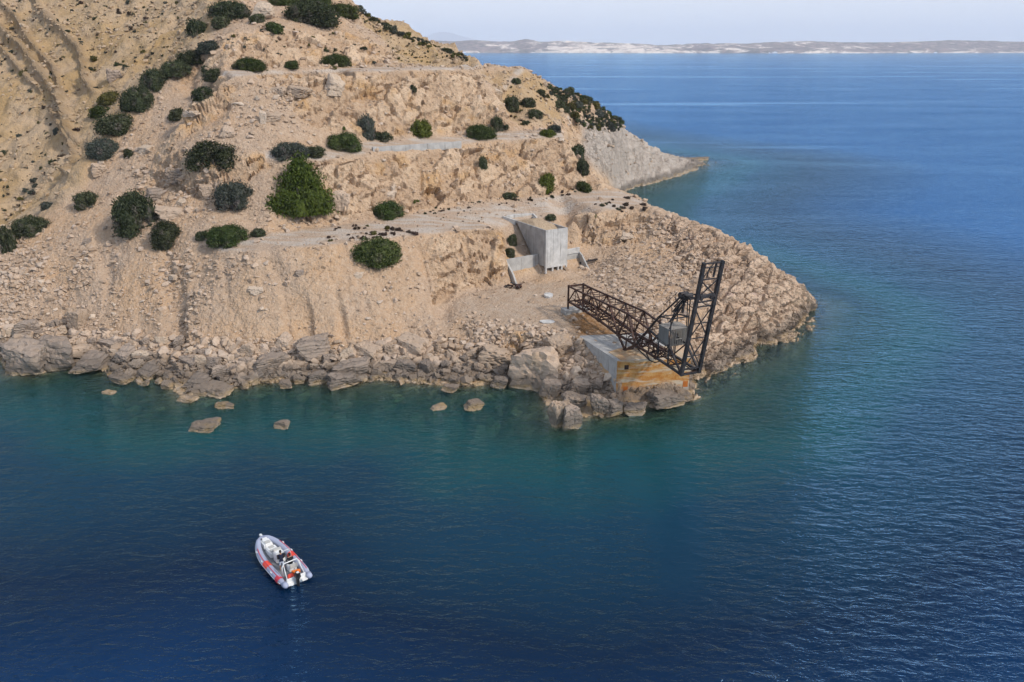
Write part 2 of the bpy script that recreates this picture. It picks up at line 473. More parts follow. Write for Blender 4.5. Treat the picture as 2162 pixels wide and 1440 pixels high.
def seabed(x, y):
    """depth of the bottom off the shore (positive), from the distance to the shoreline"""
    d = dist_poly(x, y, LAND_XY)
    k = 1.0 + 0.9 * np.exp(-((x - 10) / 7.0) ** 2 - ((y - 82) / 12.0) ** 2)          # steeper off the rock point
    k = k - 0.45 * sstep(22, 32, x) * sstep(160, 110, y) * np.exp(-d / 16.0) - 0.4 * np.exp(-((x - 50) / 26.0) ** 2 - ((y - 240) / 30.0) ** 2)     # sandy shelf off the cape
    n = vnoise(x * 0.11, y * 0.11, x * 0, 91) * 0.25 + vnoise(x * 0.3, y * 0.3, x * 0, 92) * 0.15
    dd = d * k * (1 + n * np.exp(-d / 18.0))
    return 0.22 * dd + 0.018 * dd * dd
inside = in_poly(GX, GY, LAND_XY)
GD = np.where(inside, 0, seabed(GX, GY))
GZ = np.where(inside, np.maximum(GZ, 0.0), -np.minimum(GD, 16.0))

def blur(a, k):
    for ax in (0, 1):
        for _ in range(k):
            p = np.pad(a, [(1, 1) if i == ax else (0, 0) for i in (0, 1)], mode='edge')
            a = (np.take(p, range(0, a.shape[ax]), ax) + 2 * np.take(p, range(1, a.shape[ax] + 1), ax) + np.take(p, range(2, a.shape[ax] + 2), ax)) / 4
    return a
GZ = blur(GZ, 5)
BASE_Z = GZ.copy()

def grid_normals(X, Y, Z):
    du = np.stack([np.gradient(a, axis=1) for a in (X, Y, Z)], -1)
    dv = np.stack([np.gradient(a, axis=0) for a in (X, Y, Z)], -1)
    n = np.cross(du, dv)
    return n / (np.linalg.norm(n, axis=-1, keepdims=True) + 1e-9)
NRM = grid_normals(GX, GY, blur(GZ, 6))
slope = np.degrees(np.arccos(np.clip(NRM[..., 2], -1, 1)))
PX, PY = to_px(GX, GY, GZ)

# zones of ground, drawn as outlines and carried by the mesh as attributes
def zone(poly, w): return soft_poly(PX, PY, poly, w).astype(np.float32)
near = (GY < 172)
cape = zone([(1375, 455), (1480, 458), (1580, 500), (1740, 610), (1740, 690), (1460, 850), (1440, 770), (1500, 640), (1440, 560), (1395, 500)], 18) * near
farcape = zone([(1230, 262), (1330, 262), (1520, 330), (1520, 400), (1300, 420), (1290, 380), (1230, 330)], 14) * (GY > 170)
ochre = np.maximum(zone([(-400, 560), (0, 520), (90, 462), (175, 400), (225, 315), (265, 262), (310, 195), (385, 135), (430, 95), (470, 45), (490, -60), (-400, -200)], 10),
                   zone([(745, -10), (770, 45), (815, 85), (835, 130), (1010, 140), (1040, 132), (1000, 100), (900, 60), (800, 0)], 8))
ochre = np.maximum(ochre, 0.8 * zone([(1010, 150), (1100, 150), (1190, 200), (1180, 262), (1090, 270), (1050, 215)], 8) * (GY > 160))
road = np.maximum.reduce([
    zone([(p[0], p[1]) for p in R1N] + [(1130, 462)] + [(p[0], p[1]) for p in R1N2] + [(p[0], p[1] + 4) for p in R1F[::-1]], 5),
    zone([(p[0], p[1]) for p in R2N] + [(p[0], p[1]) for p in R2F[::-1]], 3),
    0.9 * zone([(1035, 192), (1062, 180), (1085, 152), (1098, 145), (1110, 147), (1092, 166), (1066, 190), (1045, 200)], 3) * (GY > 160),
    zone([(430, 163), (560, 158), (850, 148), (1005, 147), (1010, 137), (850, 141), (560, 149), (440, 150)], 2)])
quay = zone([(960, 640), (1080, 605), (1160, 596), (1240, 600), (1200, 660), (1300, 735), (1300, 760), (1225, 708), (1180, 704), (1060, 694), (985, 680)], 8) * (slope < 28) * near
rust = zone([(1195, 668), (1240, 655), (1320, 720), (1350, 755), (1290, 755), (1225, 715)], 10) * near
bank = zone([(-100, 560), (0, 540), (200, 500), (480, 520), (700, 520), (860, 500), (960, 560), (950, 700), (600, 740), (-100, 720)], 15) * near
rock = sstep(43, 55, slope) * inside
rock = np.maximum(rock, zone([(950, 500), (1060, 482), (1075, 600), (1000, 600), (955, 560)], 10) * near)
rock = np.maximum(rock, zone([(705, 345), (980, 310), (1190, 290), (1250, 372), (1290, 395), (1000, 425), (800, 455), (705, 440)], 6) * near)
rock = np.maximum(rock, zone([(560, 165), (850, 150), (1005, 148), (1060, 240), (1085, 275), (900, 285), (760, 290), (660, 270), (600, 215)], 6) * near)
rock = np.maximum(rock, zone([(1200, 460), (1370, 440), (1375, 500), (1330, 515), (1215, 520)], 6) * near)
rock = np.maximum(rock, zone([(470, 70), (760, 68), (830, 100), (810, 135), (560, 140), (470, 135)], 6) * near)
rock = np.clip(rock * (1 - cape) * (1 - farcape) * (1 - 0.55 * ochre) * (1 - road) * (1 - quay), 0, 1)
scree = np.clip(1 - rock - cape - farcape - road - quay, 0, 1) * inside * (1 - 0.6 * ochre)

# relief
x, y, z = [a.astype(np.float32) for a in (GX, GY, BASE_Z)]
wx = x + 0.7 * fbm(x, y, z, 6, 2, 31); wy = y + 0.7 * fbm(x, y, z, 6, 2, 32); wz = z + 0.5 * fbm(x, y, z, 6, 2, 33)
ca, sa = math.cos(math.radians(38)), math.sin(math.radians(38))
hh = _hash
def facets(px_, py_, pz_, seed, tilt, off):
    """planar faces between joints: every cell of rock is a tilted plane set in or out"""
    a1, a2, ci, ax1, ay1, az1 = worley(px_, py_, pz_, seed)
    k = ci * 65521
    t = (hh(k, k * 0, k * 0, 3) - 0.5) * ax1 + (hh(k, k * 0, k * 0, 4) - 0.5) * ay1 + (hh(k, k * 0, k * 0, 5) - 0.5) * az1
    return (ci - 0.5) * off + t * tilt, a2 - a1, ci
jx, jz = wx * ca + wz * sa, -wx * sa + wz * ca               # joints run down to the right
fa, cra, cid = facets(jx / 7.0, wy / 4.0, jz / 2.8, 5, 4.2, 1.3)
fb, crb, gid = facets(jx / 2.6, wy / 1.9, jz / 1.15, 15, 1.5, 0.5)
fc, crc, gid2 = facets(jx / 1.0, wy / 0.9, jz / 0.5, 16, 0.5, 0.18)
gul = np.abs(vnoise(x * 0.13 + z * 0.05, y * 0.05, z * 0.03, 77))
disp = rock * (0.44 * fa + 0.55 * fb + 0.8 * fc - 0.40 * sstep(0.06, 0.0, cra) - 0.20 * sstep(0.06, 0.0, crb) - 0.45 * sstep(0.08, 0.0, gul))
# cape: tilted beds split into blocks
h_a, h_cr, hid_ = facets((wx * 0.82 + wy * 0.57) / 3.4, (-wx * 0.57 + wy * 0.82) / 1.8, wz / 1.6, 25, 1.9, 0.9)
k1, k2, kid, kx, ky, kz = worley(wx / 0.95, wy / 0.8, wz / 0.7, 26)
h_b, h_crb, hid2 = facets((wx * 0.82 + wy * 0.57) / 1.3, (-wx * 0.57 + wy * 0.82) / 0.9, wz / 0.7, 28, 0.7, 0.35)
big_cr = np.abs(vnoise((wx * 0.9 + wy * 0.4) * 0.16, (wy * 0.9 - wx * 0.4) * 0.05, z * 0.05, 29))
cw = np.maximum(cape * sstep(14.5, 8, z) + 0.25 * cape, 0.8 * farcape)
disp += np.clip(cw, 0, 1) * (0.7 * h_a + 0.6 * h_b + 0.5 * fc - 0.75 * sstep(0.11, 0.0, h_cr) - 0.30 * sstep(0.11, 0.0, h_crb) - 1.0 * sstep(0.06, 0.0, big_cr))
# scree: pebbly ground, hummocks, runnels down the bank
disp += scree * (0.16 * fbm(x, y, z, 4, 3, 41) + 0.50 * np.clip(0.44 - k1, 0, 1) * (kid > 0.4))
p1, p2, pid, _a, _b, _c = worley(x / 0.55, y / 0.5, z / 0.45, 44)
disp += scree * 0.34 * np.clip(0.42 - p1, 0, 1) * (pid > 0.35)
run = vnoise(x * 0.40 + 0.16 * y + 0.6 * vnoise(x * .1, y * .1, z * .1, 3), y * 0.05, z * 0.04, 51)
run2 = vnoise(x * 0.8 + 0.25 * y, y * 0.10, z * 0.1, 52)
runmask = sstep(-0.25, 0.35, vnoise(x * 0.07, y * 0.16, z * 0.16, 53))
disp += bank * (-0.85 * sstep(0.1, 0.65, run) * (0.3 + 0.7 * runmask) - 0.28 * sstep(0.0, 0.7, run2) * (0.35 + 0.65 * runmask) + 0.1)
# ravine side: gullies down the slope, ledges of soft rock across it
u_ = x * 0.62 + z * 0.55                                         # along the gullies (down to the right)
v_ = x * 0.55 - z * 0.62 + 0.25 * y
g1_ = 1 - np.abs(vnoise(v_ * 0.13 + 0.5 * fbm(x, y, z, 12, 2, 64), u_ * 0.03, z * 0.02, 61)) * 2
g2_ = 1 - np.abs(vnoise(v_ * 0.33 + 0.3 * fbm(x, y, z, 6, 2, 65), u_ * 0.06, z * 0.03, 66)) * 2
disp += ochre * (1.7 * np.clip(g1_, -1, 1) + 0.55 * np.clip(g2_, -1, 1) + 0.8 * fbm(x, y, z, 5, 4, 62) + 0.5 * rock * fb - 0.8)
# ledges of darker rock running down the ravine side
ledge = np.zeros_like(PX)
for ln, wd, hg in (([(-60, 20), (0, 62), (60, 118), (110, 185), (150, 245), (165, 300)], 9, 2.0), ([(0, 8), (40, 45), (75, 105), (120, 150), (145, 215)], 6, 1.4),
                   ([(70, -20), (95, 40), (140, 75), (172, 110), (185, 160), (205, 200)], 8, 1.8), ([(120, 250), (150, 290), (165, 340), (160, 380)], 7, 1.6),
                   ([(-50, 95), (10, 110), (60, 170), (95, 200)], 6, 1.2), ([(300, 130), (340, 75), (370, 40)], 9, -1.0)):
    dl = dist_poly(PX, PY, ln, False) / wd * (1 + 0.35 * fbm(x, y, z, 3, 2, 67))
    prof = np.exp(-dl ** 2)
    disp += hg * prof * (1 + 0.5 * fb) * (GY > 125)
    if hg > 0: ledge = np.maximum(ledge, prof * (GY > 125) * inside)
disp += (1 - road) * (1 - quay) * inside * (0.12 * fbm(x, y, z, 1.4, 3, 71)) + inside * 0.018 * fbm(x, y, z, 0.7, 2, 72)
uw = (~inside) * 1.0
disp += uw * sstep(0.2, 1.5, GD) * (0.7 * fbm(x, y, z * 0, 3.0, 4, 81) + 1.6 * np.clip(0.5 - worley(x / 3.2, y / 3.2, z * 0 + 0.5, 27)[0], 0, 1))
disp = disp * (1 - 0.9 * soft_poly(PX, PY, [(1085, 455), (1210, 445), (1240, 566), (1080, 605), (1068, 560)], 10) * near)
GX2 = GX + NRM[..., 0] * disp; GY2 = GY + NRM[..., 1] * disp; GZ2 = GZ + NRM[..., 2] * disp

# the three long slots where spoil was tipped over the edge of the bank
VT = np.stack([GX2, GY2, GZ2], -1).reshape(-1, 3)

def col_of(s): return (s - S0) / (S1 - S0) * (NS - 1)
def ground(xw, yw):
    """height of the finished ground at a place"""
    c = np.clip(col_of(xw / yw), 0, NS - 1.001); r = np.interp(yw, YS, np.arange(NR)); r = min(max(r, 0), NR - 1.001)
    r0, c0 = int(r), int(c); fr, fc = r - r0, c - c0
    return float((GZ2[r0, c0] * (1 - fr) + GZ2[r0 + 1, c0] * fr) * (1 - fc) + (GZ2[r0, c0 + 1] * (1 - fr) + GZ2[r0 + 1, c0 + 1] * fr) * fc)

def hit(px, py):
    """where the line of sight through a photograph pixel meets the ground (or the water)"""
    dx, f, d = ray(px, py)
    c = int(np.clip(round(col_of(dx / f)), 0, NS - 1))
    zr = CAM_H - YS * d / f
    zg = np.maximum(GZ2[:, c], 0.0)
    k = np.nonzero(zg >= zr)[0]
    r = int(k[0]) if len(k) else NR - 1
    r = max(r, 1)
    a, b = zr[r - 1] - zg[r - 1], zr[r] - zg[r]
    t = a / (a - b) if a != b else 0
    Y = YS[r - 1] + (YS[r] - YS[r - 1]) * float(np.clip(t, 0, 1))
    return Vector((dx / f * Y, Y, CAM_H - Y * d / f)), r, c
def px_per_m(p): return FPX / (p[1] * CP + (CAM_H - p[2]) * SP)
# ------------------------------------------------------------------ ground material and mesh
def ground_material():
    N = NT('rocky_ground')
    P_ = N.pos()
    rock_, cape_, road_ = N.attr('rock'), N.attr('cape'), N.attr('road')
    ochre_, quay_, rust_, grey_, rnd = N.attr('ochre'), N.attr('quay'), N.attr('rust'), N.attr('greyrock'), N.attr('cell')
    big = N.noise(P_, 0.09, 4); mid = N.noise(P_, 0.6, 5, 0.6); fine = N.noise(P_, 4.5, 4, 0.65)
    sc = N.mix(N.rng(big, 0.38, 0.62), (0.475, 0.314, 0.190), (0.420, 0.303, 0.212))
    sc = N.mix(N.rng(N.noise(N.mapping(P_, (0.5, 0.16, 0.16)), 0.5, 4, 0.6), 0.48, 0.66, 0.0, 0.6), sc, (0.40, 0.278, 0.182))
    peb = N.voro(P_, 2.6, 'F1', 'Color')
    pebv = N.n('RGBToBW'); N.set(pebv.inputs[0], peb)
    sc = N.mix(N.math('MULTIPLY', N.rng(pebv.outputs[0], 0.35, 0.95), 0.45), sc, (0.57, 0.44, 0.325))
    sc = N.mix(N.math('MULTIPLY', N.rng(mid, 0.58, 0.75), 0.5), sc, (0.36, 0.25, 0.165))
    rk = N.mix(rnd, (0.415, 0.278, 0.174), (0.63, 0.462, 0.312))
    rk = N.mix(N.math('MULTIPLY', N.rng(N.noise(P_, 0.16, 4), 0.52, 0.68), 0.75), rk, (0.50, 0.295, 0.125))
    rk = N.mix(N.math('MULTIPLY', N.rng(N.noise(N.mapping(P_, loc=(30, 0, 9)), 0.22, 4), 0.63, 0.75), 0.6), rk, (0.60, 0.52, 0.44))
    rk = N.mix(N.math('MULTIPLY', N.rng(mid, 0.5, 0.7), 0.35), rk, (0.33, 0.235, 0.165))
    cp = N.mix(rnd, (0.425, 0.297, 0.202), (0.565, 0.415, 0.297))
    cp = N.mix(N.math('MULTIPLY', N.rng(N.noise(P_, 0.3, 3), 0.62, 0.72), 0.6), cp, (0.30, 0.21, 0.19))
    gr = N.mix(rnd, (0.36, 0.305, 0.255), (0.49, 0.42, 0.355))
    oc = N.mix(N.rng(big, 0.35, 0.65), (0.40, 0.265, 0.125), (0.46, 0.335, 0.215))
    oc = N.mix(N.math('MULTIPLY', N.rng(N.noise(P_, 0.28, 5, 0.65), 0.52, 0.68), 0.55), oc, (0.24, 0.17, 0.09))
    oc = N.mix(N.math('MULTIPLY', N.attr('ledge'), 0.75), oc, (0.21, 0.155, 0.10))
    rd = N.mix(N.rng(N.noise(N.mapping(P_, (0.35, 1.2, 1), (0, 0, 0.35)), 0.5, 5), 0.4, 0.62), (0.44, 0.325, 0.235), (0.50, 0.435, 0.37))
    col = N.mix(rock_, sc, rk)
    col = N.mix(ochre_, col, N.mix(N.math('MULTIPLY', rock_, 0.6), oc, rk))
    col = N.mix(cape_, col, cp)
    col = N.mix(grey_, col, gr)
    col = N.mix(N.math('MULTIPLY', road_, 0.9), col, rd)
    col = N.mix(N.math('MULTIPLY', quay_, 0.8), col, N.mix(N.rng(mid, 0.3, 0.7), (0.40, 0.285, 0.195), (0.47, 0.37, 0.28)))
    col = N.mix(N.math('MULTIPLY', rust_, N.rng(mid, 0.15, 0.6)), col, (0.235, 0.12, 0.045))
    col = N.mix(N.rng(fine, 0.32, 0.68, 0.22, 0.0), col, (0.20, 0.14, 0.095))
    col = tide_colour(N, col, ((0.06, 0.075, 0.040), (0.28, 0.27, 0.17)))
    h = N.math('ADD', N.math('MULTIPLY', N.noise(P_, 1.6, 6, 0.62), 1.0), N.math('MULTIPLY', N.voro(P_, 3.4), -0.35))
    Pw = N.n('VectorMath', operation='ADD'); nz = N.n('TexNoise'); N.set(nz.inputs['Vector'], P_); nz.inputs['Scale'].default_value = 0.9; nz.inputs['Detail'].default_value = 2
    sc_ = N.n('VectorMath', operation='SCALE'); N.set(sc_.inputs[0], nz.outputs['Color']); sc_.inputs['Scale'].default_value = 1.1
    N.set(Pw.inputs[0], P_); N.set(Pw.inputs[1], sc_.outputs[0])
    ck = N.voro(N.mapping(Pw.outputs[0], (0.5, 0.75, 1.1), (0, math.radians(-30), 0.5)), 0.75, 'DISTANCE_TO_EDGE')
    crack = N.math('MULTIPLY', N.rng(ck, 0.0, 0.06, 1.0, 0.0), N.math('MULTIPLY', N.math('MAXIMUM', cape_, grey_), 0.8))
    fr_ = N.noise(N.mapping(P_, (0.5, 0.5, 2.0), (0, math.radians(-40), 0)), 1.1, 5, 0.68)
    h = N.math('ADD', N.math('SUBTRACT', h, N.math('MULTIPLY', crack, 0.8)), N.math('MULTIPLY', N.math('MULTIPLY', rock_, 1.3), N.math('ABSOLUTE', N.math('SUBTRACT', fr_, 0.5))))
    nrm = N.bump(h, 0.85, 0.34)
    N.principled(col, 0.92, nrm, spec=0.15)
    return N.m
M_GROUND = ground_material()
me = mesh_np('rocky_hillside', VT, grid_quads(NR, NS), M_GROUND)
def fattr(me, name, arr):
    a = me.attributes.new(name, 'FLOAT', 'POINT'); a.data.foreach_set('value', np.asarray(arr, np.float32).ravel())
cellv = np.where(cw > 0.4, hid_, np.where(rock > 0.3, 0.6 * cid + 0.4 * gid, gid))
for nm, ar in (('rock', rock), ('cape', cape), ('road', road), ('ochre', ochre), ('quay', quay), ('rust', rust), ('greyrock', farcape), ('cell', cellv), ('ledge', ledge)):
    fattr(me, nm, ar)
me.polygons.foreach_set('use_smooth', [False] * len(me.polygons))
hillside = link_mesh('rocky_hillside', me)
tag(hillside, kind='structure')

# ------------------------------------------------------------------ sea
def water_material():
    N = NT('sea_water')
    P_ = N.pos()
    dep = N.attr('depth')
    # long slicks: smoother water in bands across the open sea
    sl = N.noise(N.mapping(P_, (0.0016, 0.011, 1), (0, 0, 0.10)), 1.0, 4, 0.6, 0.6)
    slick = N.rng(sl, 0.52, 0.66)
    s2 = N.noise(N.mapping(P_, (0.010, 0.030, 1), (0, 0, 0.5)), 1.0, 3)
    w1 = N.noise(N.mapping(P_, (0.55, 1.2, 1), (0, 0, math.radians(20))), 1.0, 4, 0.6, 0.3)
    w2 = N.noise(N.mapping(P_, (0.10, 0.22, 1), (0, 0, math.radians(14))), 1.0, 2, 0.5)
    h = N.math('ADD', N.math('MULTIPLY', w1, 0.75), N.math('MULTIPLY', w2, 0.7))
    amp = N.math('MULTIPLY', N.rng(slick, 0, 1, 1.0, 0.35), N.rng(s2, 0.3, 0.7, 0.75, 1.1))
    amp = N.math('MULTIPLY', amp, N.rng(N.attr('calm'), 0, 1, 1.0, 0.35))
    nrm = N.bump(h, 1.0, 0.78)
    N.set(nrm.node.inputs['Strength'], amp)
    clear = N.math('SUBTRACT', N.math('MULTIPLY', N.math('POWER', 2.718, N.math('MULTIPLY', dep, -0.28)), 1.1), 0.10, clamp=True)
    tint = N.ramp(N.math('DIVIDE', dep, 14.0, clamp=True), [(0.0, (0.92, 0.97, 0.95)), (0.12, (0.50, 0.80, 0.70)), (0.4, (0.14, 0.50, 0.48)), (1.0, (0.02, 0.2, 0.25))])
    body = N.ramp(N.math('DIVIDE', dep, 120.0, clamp=True), [(0.0, (0.004, 0.040, 0.038)), (0.040, (0.006, 0.064, 0.068)), (0.10, (0.0035, 0.032, 0.060)), (0.26, (0.0015, 0.011, 0.034)), (0.55, (0.002, 0.030, 0.105)), (1.0, (0.003, 0.062, 0.215))])
    tr = N.n('BsdfTransparent'); N.set(tr.inputs[0], tint)
    df = N.n('BsdfDiffuse'); N.set(df.inputs[0], body)
    ms = N.n('MixShader'); N.set(ms.inputs[0], clear); N.set(ms.inputs[1], df.outputs[0]); N.set(ms.inputs[2], tr.outputs[0])
    gl = N.n('BsdfGlossy'); gl.inputs['Roughness'].default_value = 0.06; N.set(gl.inputs['Normal'], nrm); N.set(gl.inputs[0], (0.44, 0.73, 1.0))
    fr = N.n('Fresnel'); fr.inputs[0].default_value = 1.333; N.set(fr.inputs[1], nrm)
    m2 = N.n('MixShader'); N.set(m2.inputs[0], fr.outputs[0]); N.set(m2.inputs[1], ms.outputs[0]); N.set(m2.inputs[2], gl.outputs[0])
    N.t.links.new(m2.outputs[0], N.out.inputs[0])
    return N.m
M_SEA = water_material()
def axis(lo, hi, step, far_lo, far_hi, g=1.18):
    a = list(np.arange(lo, hi + step, step))
    s = step
    while a[-1] < far_hi: s *= g; a.append(a[-1] + s)
    s = step; b = []
    cur = lo
    while cur > far_lo: s *= g; cur -= s; b.append(cur)
    return np.array(b[::-1] + a)
ax_ = axis(-100, 90, 1.0, -17500, 17500); ay_ = axis(30, 340, 1.0, -2500, 34000)
WY, WX = np.meshgrid(ay_, ax_, indexing='ij')
ins = in_poly(WX, WY, LAND_XY)
WD = np.where(ins, 0.02, np.minimum(seabed(WX, WY), 200.0))
me = mesh_np('sea', np.stack([WX, WY, np.zeros_like(WX)], -1).reshape(-1, 3), grid_quads(len(ay_), len(ax_)), M_SEA)
fattr(me, 'depth', WD)
WPX, WPY = to_px(WX, np.maximum(WY, 1.0), WX * 0)
fattr(me, 'calm', soft_poly(WPX, WPY, [(1225, 905), (1400, 880), (1462, 905), (1478, 1010), (1492, 1150), (1470, 1290), (1400, 1260), (1370, 1120), (1300, 1010)], 45) * (WY > 30))
sea = tag(link_mesh('sea', me), kind='structure')

# ------------------------------------------------------------------ far coast
def coast_material(white, dark):
    N = NT('far_coast')
    P_ = N.pos()
    a = N.noise(N.mapping(P_, (0.006, 0.003, 0.03)), 1.0, 6, 0.7, 0.8)
    b = N.noise(P_, 0.02, 5, 0.7)
    ex = N.attr('bare')
    col = N.mix(N.rng(b, 0.4, 0.6), dark, (0.30, 0.225, 0.20))
    w = N.math('MULTIPLY', N.rng(N.math('ADD', a, N.math('MULTIPLY', ex, 0.20)), 0.55, 0.66), white)
    col = N.mix(w, col, N.mix(N.rng(b, 0.45, 0.7), (0.82, 0.71, 0.60), (0.46, 0.36, 0.29)))
    N.principled(col, 0.95, N.bump(a, 1.0, 20.0), spec=0.1)
    return N.m
PROF = [(600, 90), (880, 88), (920, 85), (960, 87), (1000, 85), (1060, 88), (1090, 85), (1112, 81), (1140, 88), (1200, 85), (1250, 90), (1310, 91), (1400, 96), (1460, 93), (1560, 92),
        (1700, 87), (1760, 90), (1850, 90), (1960, 87), (2040, 84), (2110, 86), (2162, 87), (2500, 84), (3200, 92)]
Yc = 6260.0
pxs = np.array([p[0] for p in PROF], float)
prz = np.array([at_y(p[0], p[1], Yc + 500)[2] for p in PROF]); prx = np.array([at_y(p[0], p[1], Yc + 500)[0] for p in PROF])
cx = np.arange(-2600, 8200, 22.0); tt = np.concatenate([np.linspace(0, 1, 34), [1.4, 2.0, 2.6]])
T_, CX = np.meshgrid(tt, cx, indexing='ij')
topz = np.interp(CX, prx, prz)
zero = CX * 0
shape_ = np.clip(T_, 0, 1) ** np.clip(0.62 + 0.35 * vnoise(CX / 520.0, zero, zero, 5), 0.3, 1.2)
CZ = topz * shape_ * (1 + 0.14 * np.minimum(T_, 1) * (1.05 - np.minimum(T_, 1)) * 4 * fbm(CX, T_ * 500, zero, 260, 4, 8))
CZ = CZ + np.where(T_ <= 1.0, 1, 0) * (T_ > 0) * 3.0 * fbm(CX, T_ * 500, zero, 60, 3, 9) + np.where(T_ > 1, -(T_ - 1) * 60, 0)
CZ = np.where(T_ == 0, -2.0, CZ)
CY = Yc + 500 * T_ + 90 * fbm(CX, zero, zero, 700, 3, 12) * (1 - np.minimum(T_, 1) * 0.7) + 260 * np.clip(fbm(CX, zero, zero, 1500, 2, 19), -1, 1) * (T_ > -1)
me = mesh_np('far_coast', np.stack([CX, CY, CZ], -1).reshape(-1, 3), grid_quads(len(tt), len(cx)), coast_material(1.0, (0.13, 0.115, 0.10)))
bare = np.interp(CX, [-2600, -450, 100, 330, 420, 900, 1200, 1900, 2100, 3000, 8000], [0, 0, 0.1, 0.55, 0.8, 0.85, 0.4, 0.15, 0.3, 0.1, 0.1]) * (1 - 0.5 * np.minimum(T_, 1)) + 0.35 * (T_ < 0.05)
fattr(me, 'bare', bare)
tag(link_mesh('far_coast', me, smooth=True), kind='structure')
# far, almost lost mountain on the left of the coast
Ym = 31000.0
mx = np.arange(-5600, 2200, 120.0); mt = np.linspace(0, 1, 14)
T_, CX = np.meshgrid(mt, mx, indexing='ij')
mp = [(760, 96), (840, 88), (890, 80), (915, 70), (935, 67), (955, 70), (985, 79), (1030, 90), (1090, 99), (1200, 103)]
mzx = np.array([at_y(a, b, Ym + 800)[0] for a, b in mp]); mz = np.array([at_y(a, b, Ym + 800)[2] for a, b in mp])
CZ = np.interp(CX, mzx, mz, left=10, right=10) * T_ ** 0.8 * (1 + 0.1 * fbm(CX, T_ * 900, CX * 0, 600, 3, 4) * (1 - T_)) - 2 * (T_ == 0)
me = mesh_np('far_mountain', np.stack([CX, Ym + 800 * T_, CZ], -1).reshape(-1, 3), grid_quads(len(mt), len(mx)), coast_material(0.3, (0.10, 0.10, 0.08)))
fattr(me, 'bare', CZ * 0)
tag(link_mesh('far_mountain', me, smooth=True), kind='structure')
# ------------------------------------------------------------------ concrete, steel, timber
def concrete(name, base=(0.40, 0.385, 0.36), rust=0.0, stain=0.5):
    N = NT(name)
    P_ = N.pos()
    a = N.noise(P_, 0.9, 5, 0.6); b = N.noise(P_, 7.0, 4, 0.6)
    streak = N.noise(N.mapping(P_, (2.2, 2.2, 0.22)), 1.0, 5, 0.6)
    col = N.mix(N.rng(a, 0.3, 0.7), tuple(c * 0.82 for c in base), tuple(min(1, c * 1.12) for c in base))
    col = N.mix(N.math('MULTIPLY', N.rng(streak, 0.52, 0.72), stain), col, (0.17, 0.155, 0.14))
    col = N.mix(N.rng(b, 0.6, 0.8, 0.0, 0.3), col, (0.24, 0.22, 0.20))
    if rust:
        band = N.noise(N.mapping(P_, (0.10, 0.10, 0.85)), 1.0, 5, 0.6, 0.35)
        st2 = N.noise(N.mapping(P_, (0.5, 0.5, 2.6)), 1.0, 5, 0.65, 0.5)
        m = N.math('MULTIPLY', N.rng(N.math('ADD', N.math('MULTIPLY', band, 0.6), N.math('MULTIPLY', st2, 0.4)), 0.43, 0.53), rust)
        rc = N.mix(N.rng(N.noise(P_, 1.6, 5, 0.65), 0.35, 0.65), (0.40, 0.16, 0.035), (0.50, 0.28, 0.10))
        col = N.mix(0.6, col, (0.52, 0.41, 0.28))
        col = N.mix(m, col, rc)
        z = N.z(P_)
        col = N.mix(N.math('MULTIPLY', N.rng(N.math('ADD', z, N.math('MULTIPLY', a, 1.6)), 2.9, 1.7), 0.6), col, (0.30, 0.28, 0.26))
    lift = N.n('TexWave', wave_type='BANDS', bands_direction='Z'); N.set(lift.inputs[0], P_); lift.inputs['Scale'].default_value = 0.28
    nrm = N.bump(N.math('ADD', N.math('MULTIPLY', b, 0.5), a), 0.4, 0.08)
    N.principled(col, 0.88, nrm, spec=0.2)
    return N.m
M_CONC = concrete('weathered_concrete')
M_CONC_PALE = concrete('pale_board_marked_concrete', (0.50, 0.485, 0.46), stain=0.75)
M_CONC_SHADE = concrete('shaded_board_marked_concrete', (0.36, 0.345, 0.325), stain=0.8)  # darker copy of the hopper concrete: shade of its sides put into the colour
M_CONC_RUST = concrete('rust_stained_concrete', (0.50, 0.42, 0.32), rust=1.0, stain=0.4)

def steel(name, a, b, rust):
    N = NT(name)
    P_ = N.pos()
    n = N.noise(P_, 1.7, 5, 0.65)
    col = N.mix(N.rng(n, 0.4, 0.65), a, b)
    col = N.mix(N.math('MULTIPLY', N.rng(N.noise(P_, 4.0, 4, 0.6), 0.5, 0.7), rust), col, (0.13, 0.052, 0.022))
    N.principled(col, 0.62, N.bump(n, 0.3, 0.03), metal=0.25, spec=0.35)
    return N.m
M_RUSTY = steel('rusted_steel', (0.030, 0.016, 0.013), (0.075, 0.034, 0.024), 0.6)
M_DARK = steel('dark_painted_steel', (0.022, 0.022, 0.025), (0.055, 0.05, 0.05), 0.35)

def timber():
    N = NT('weathered_grey_timber')
    P_ = N.pos()
    g = N.noise(N.mapping(P_, (9, 9, 0.8)), 1.0, 4, 0.6)
    oi = N.n('ObjectInfo').outputs['Random']
    col = N.mix(g, (0.15, 0.138, 0.12), (0.40, 0.37, 0.335))
    col = N.mix(N.math('MULTIPLY', oi, 0.4), col, (0.18, 0.16, 0.135))
    N.principled(col, 0.85, N.bump(g, 0.5, 0.02), spec=0.2)
    return N.m
M_WOOD = timber()
def plain(name, c, rough=0.5, spec=0.4, metal=0.0, var=0.12):
    N = NT(name)
    n = N.noise(N.pos(), 3.0, 4)
    col = N.mix(n, tuple(x * (1 - var) for x in c), tuple(min(1, x * (1 + var)) for x in c))
    N.principled(col, rough, None, metal, spec)
    return N.m
M_ORANGE = plain('orange_rust', (0.42, 0.12, 0.015), 0.8, var=0.35)
M_GRAVEL = None

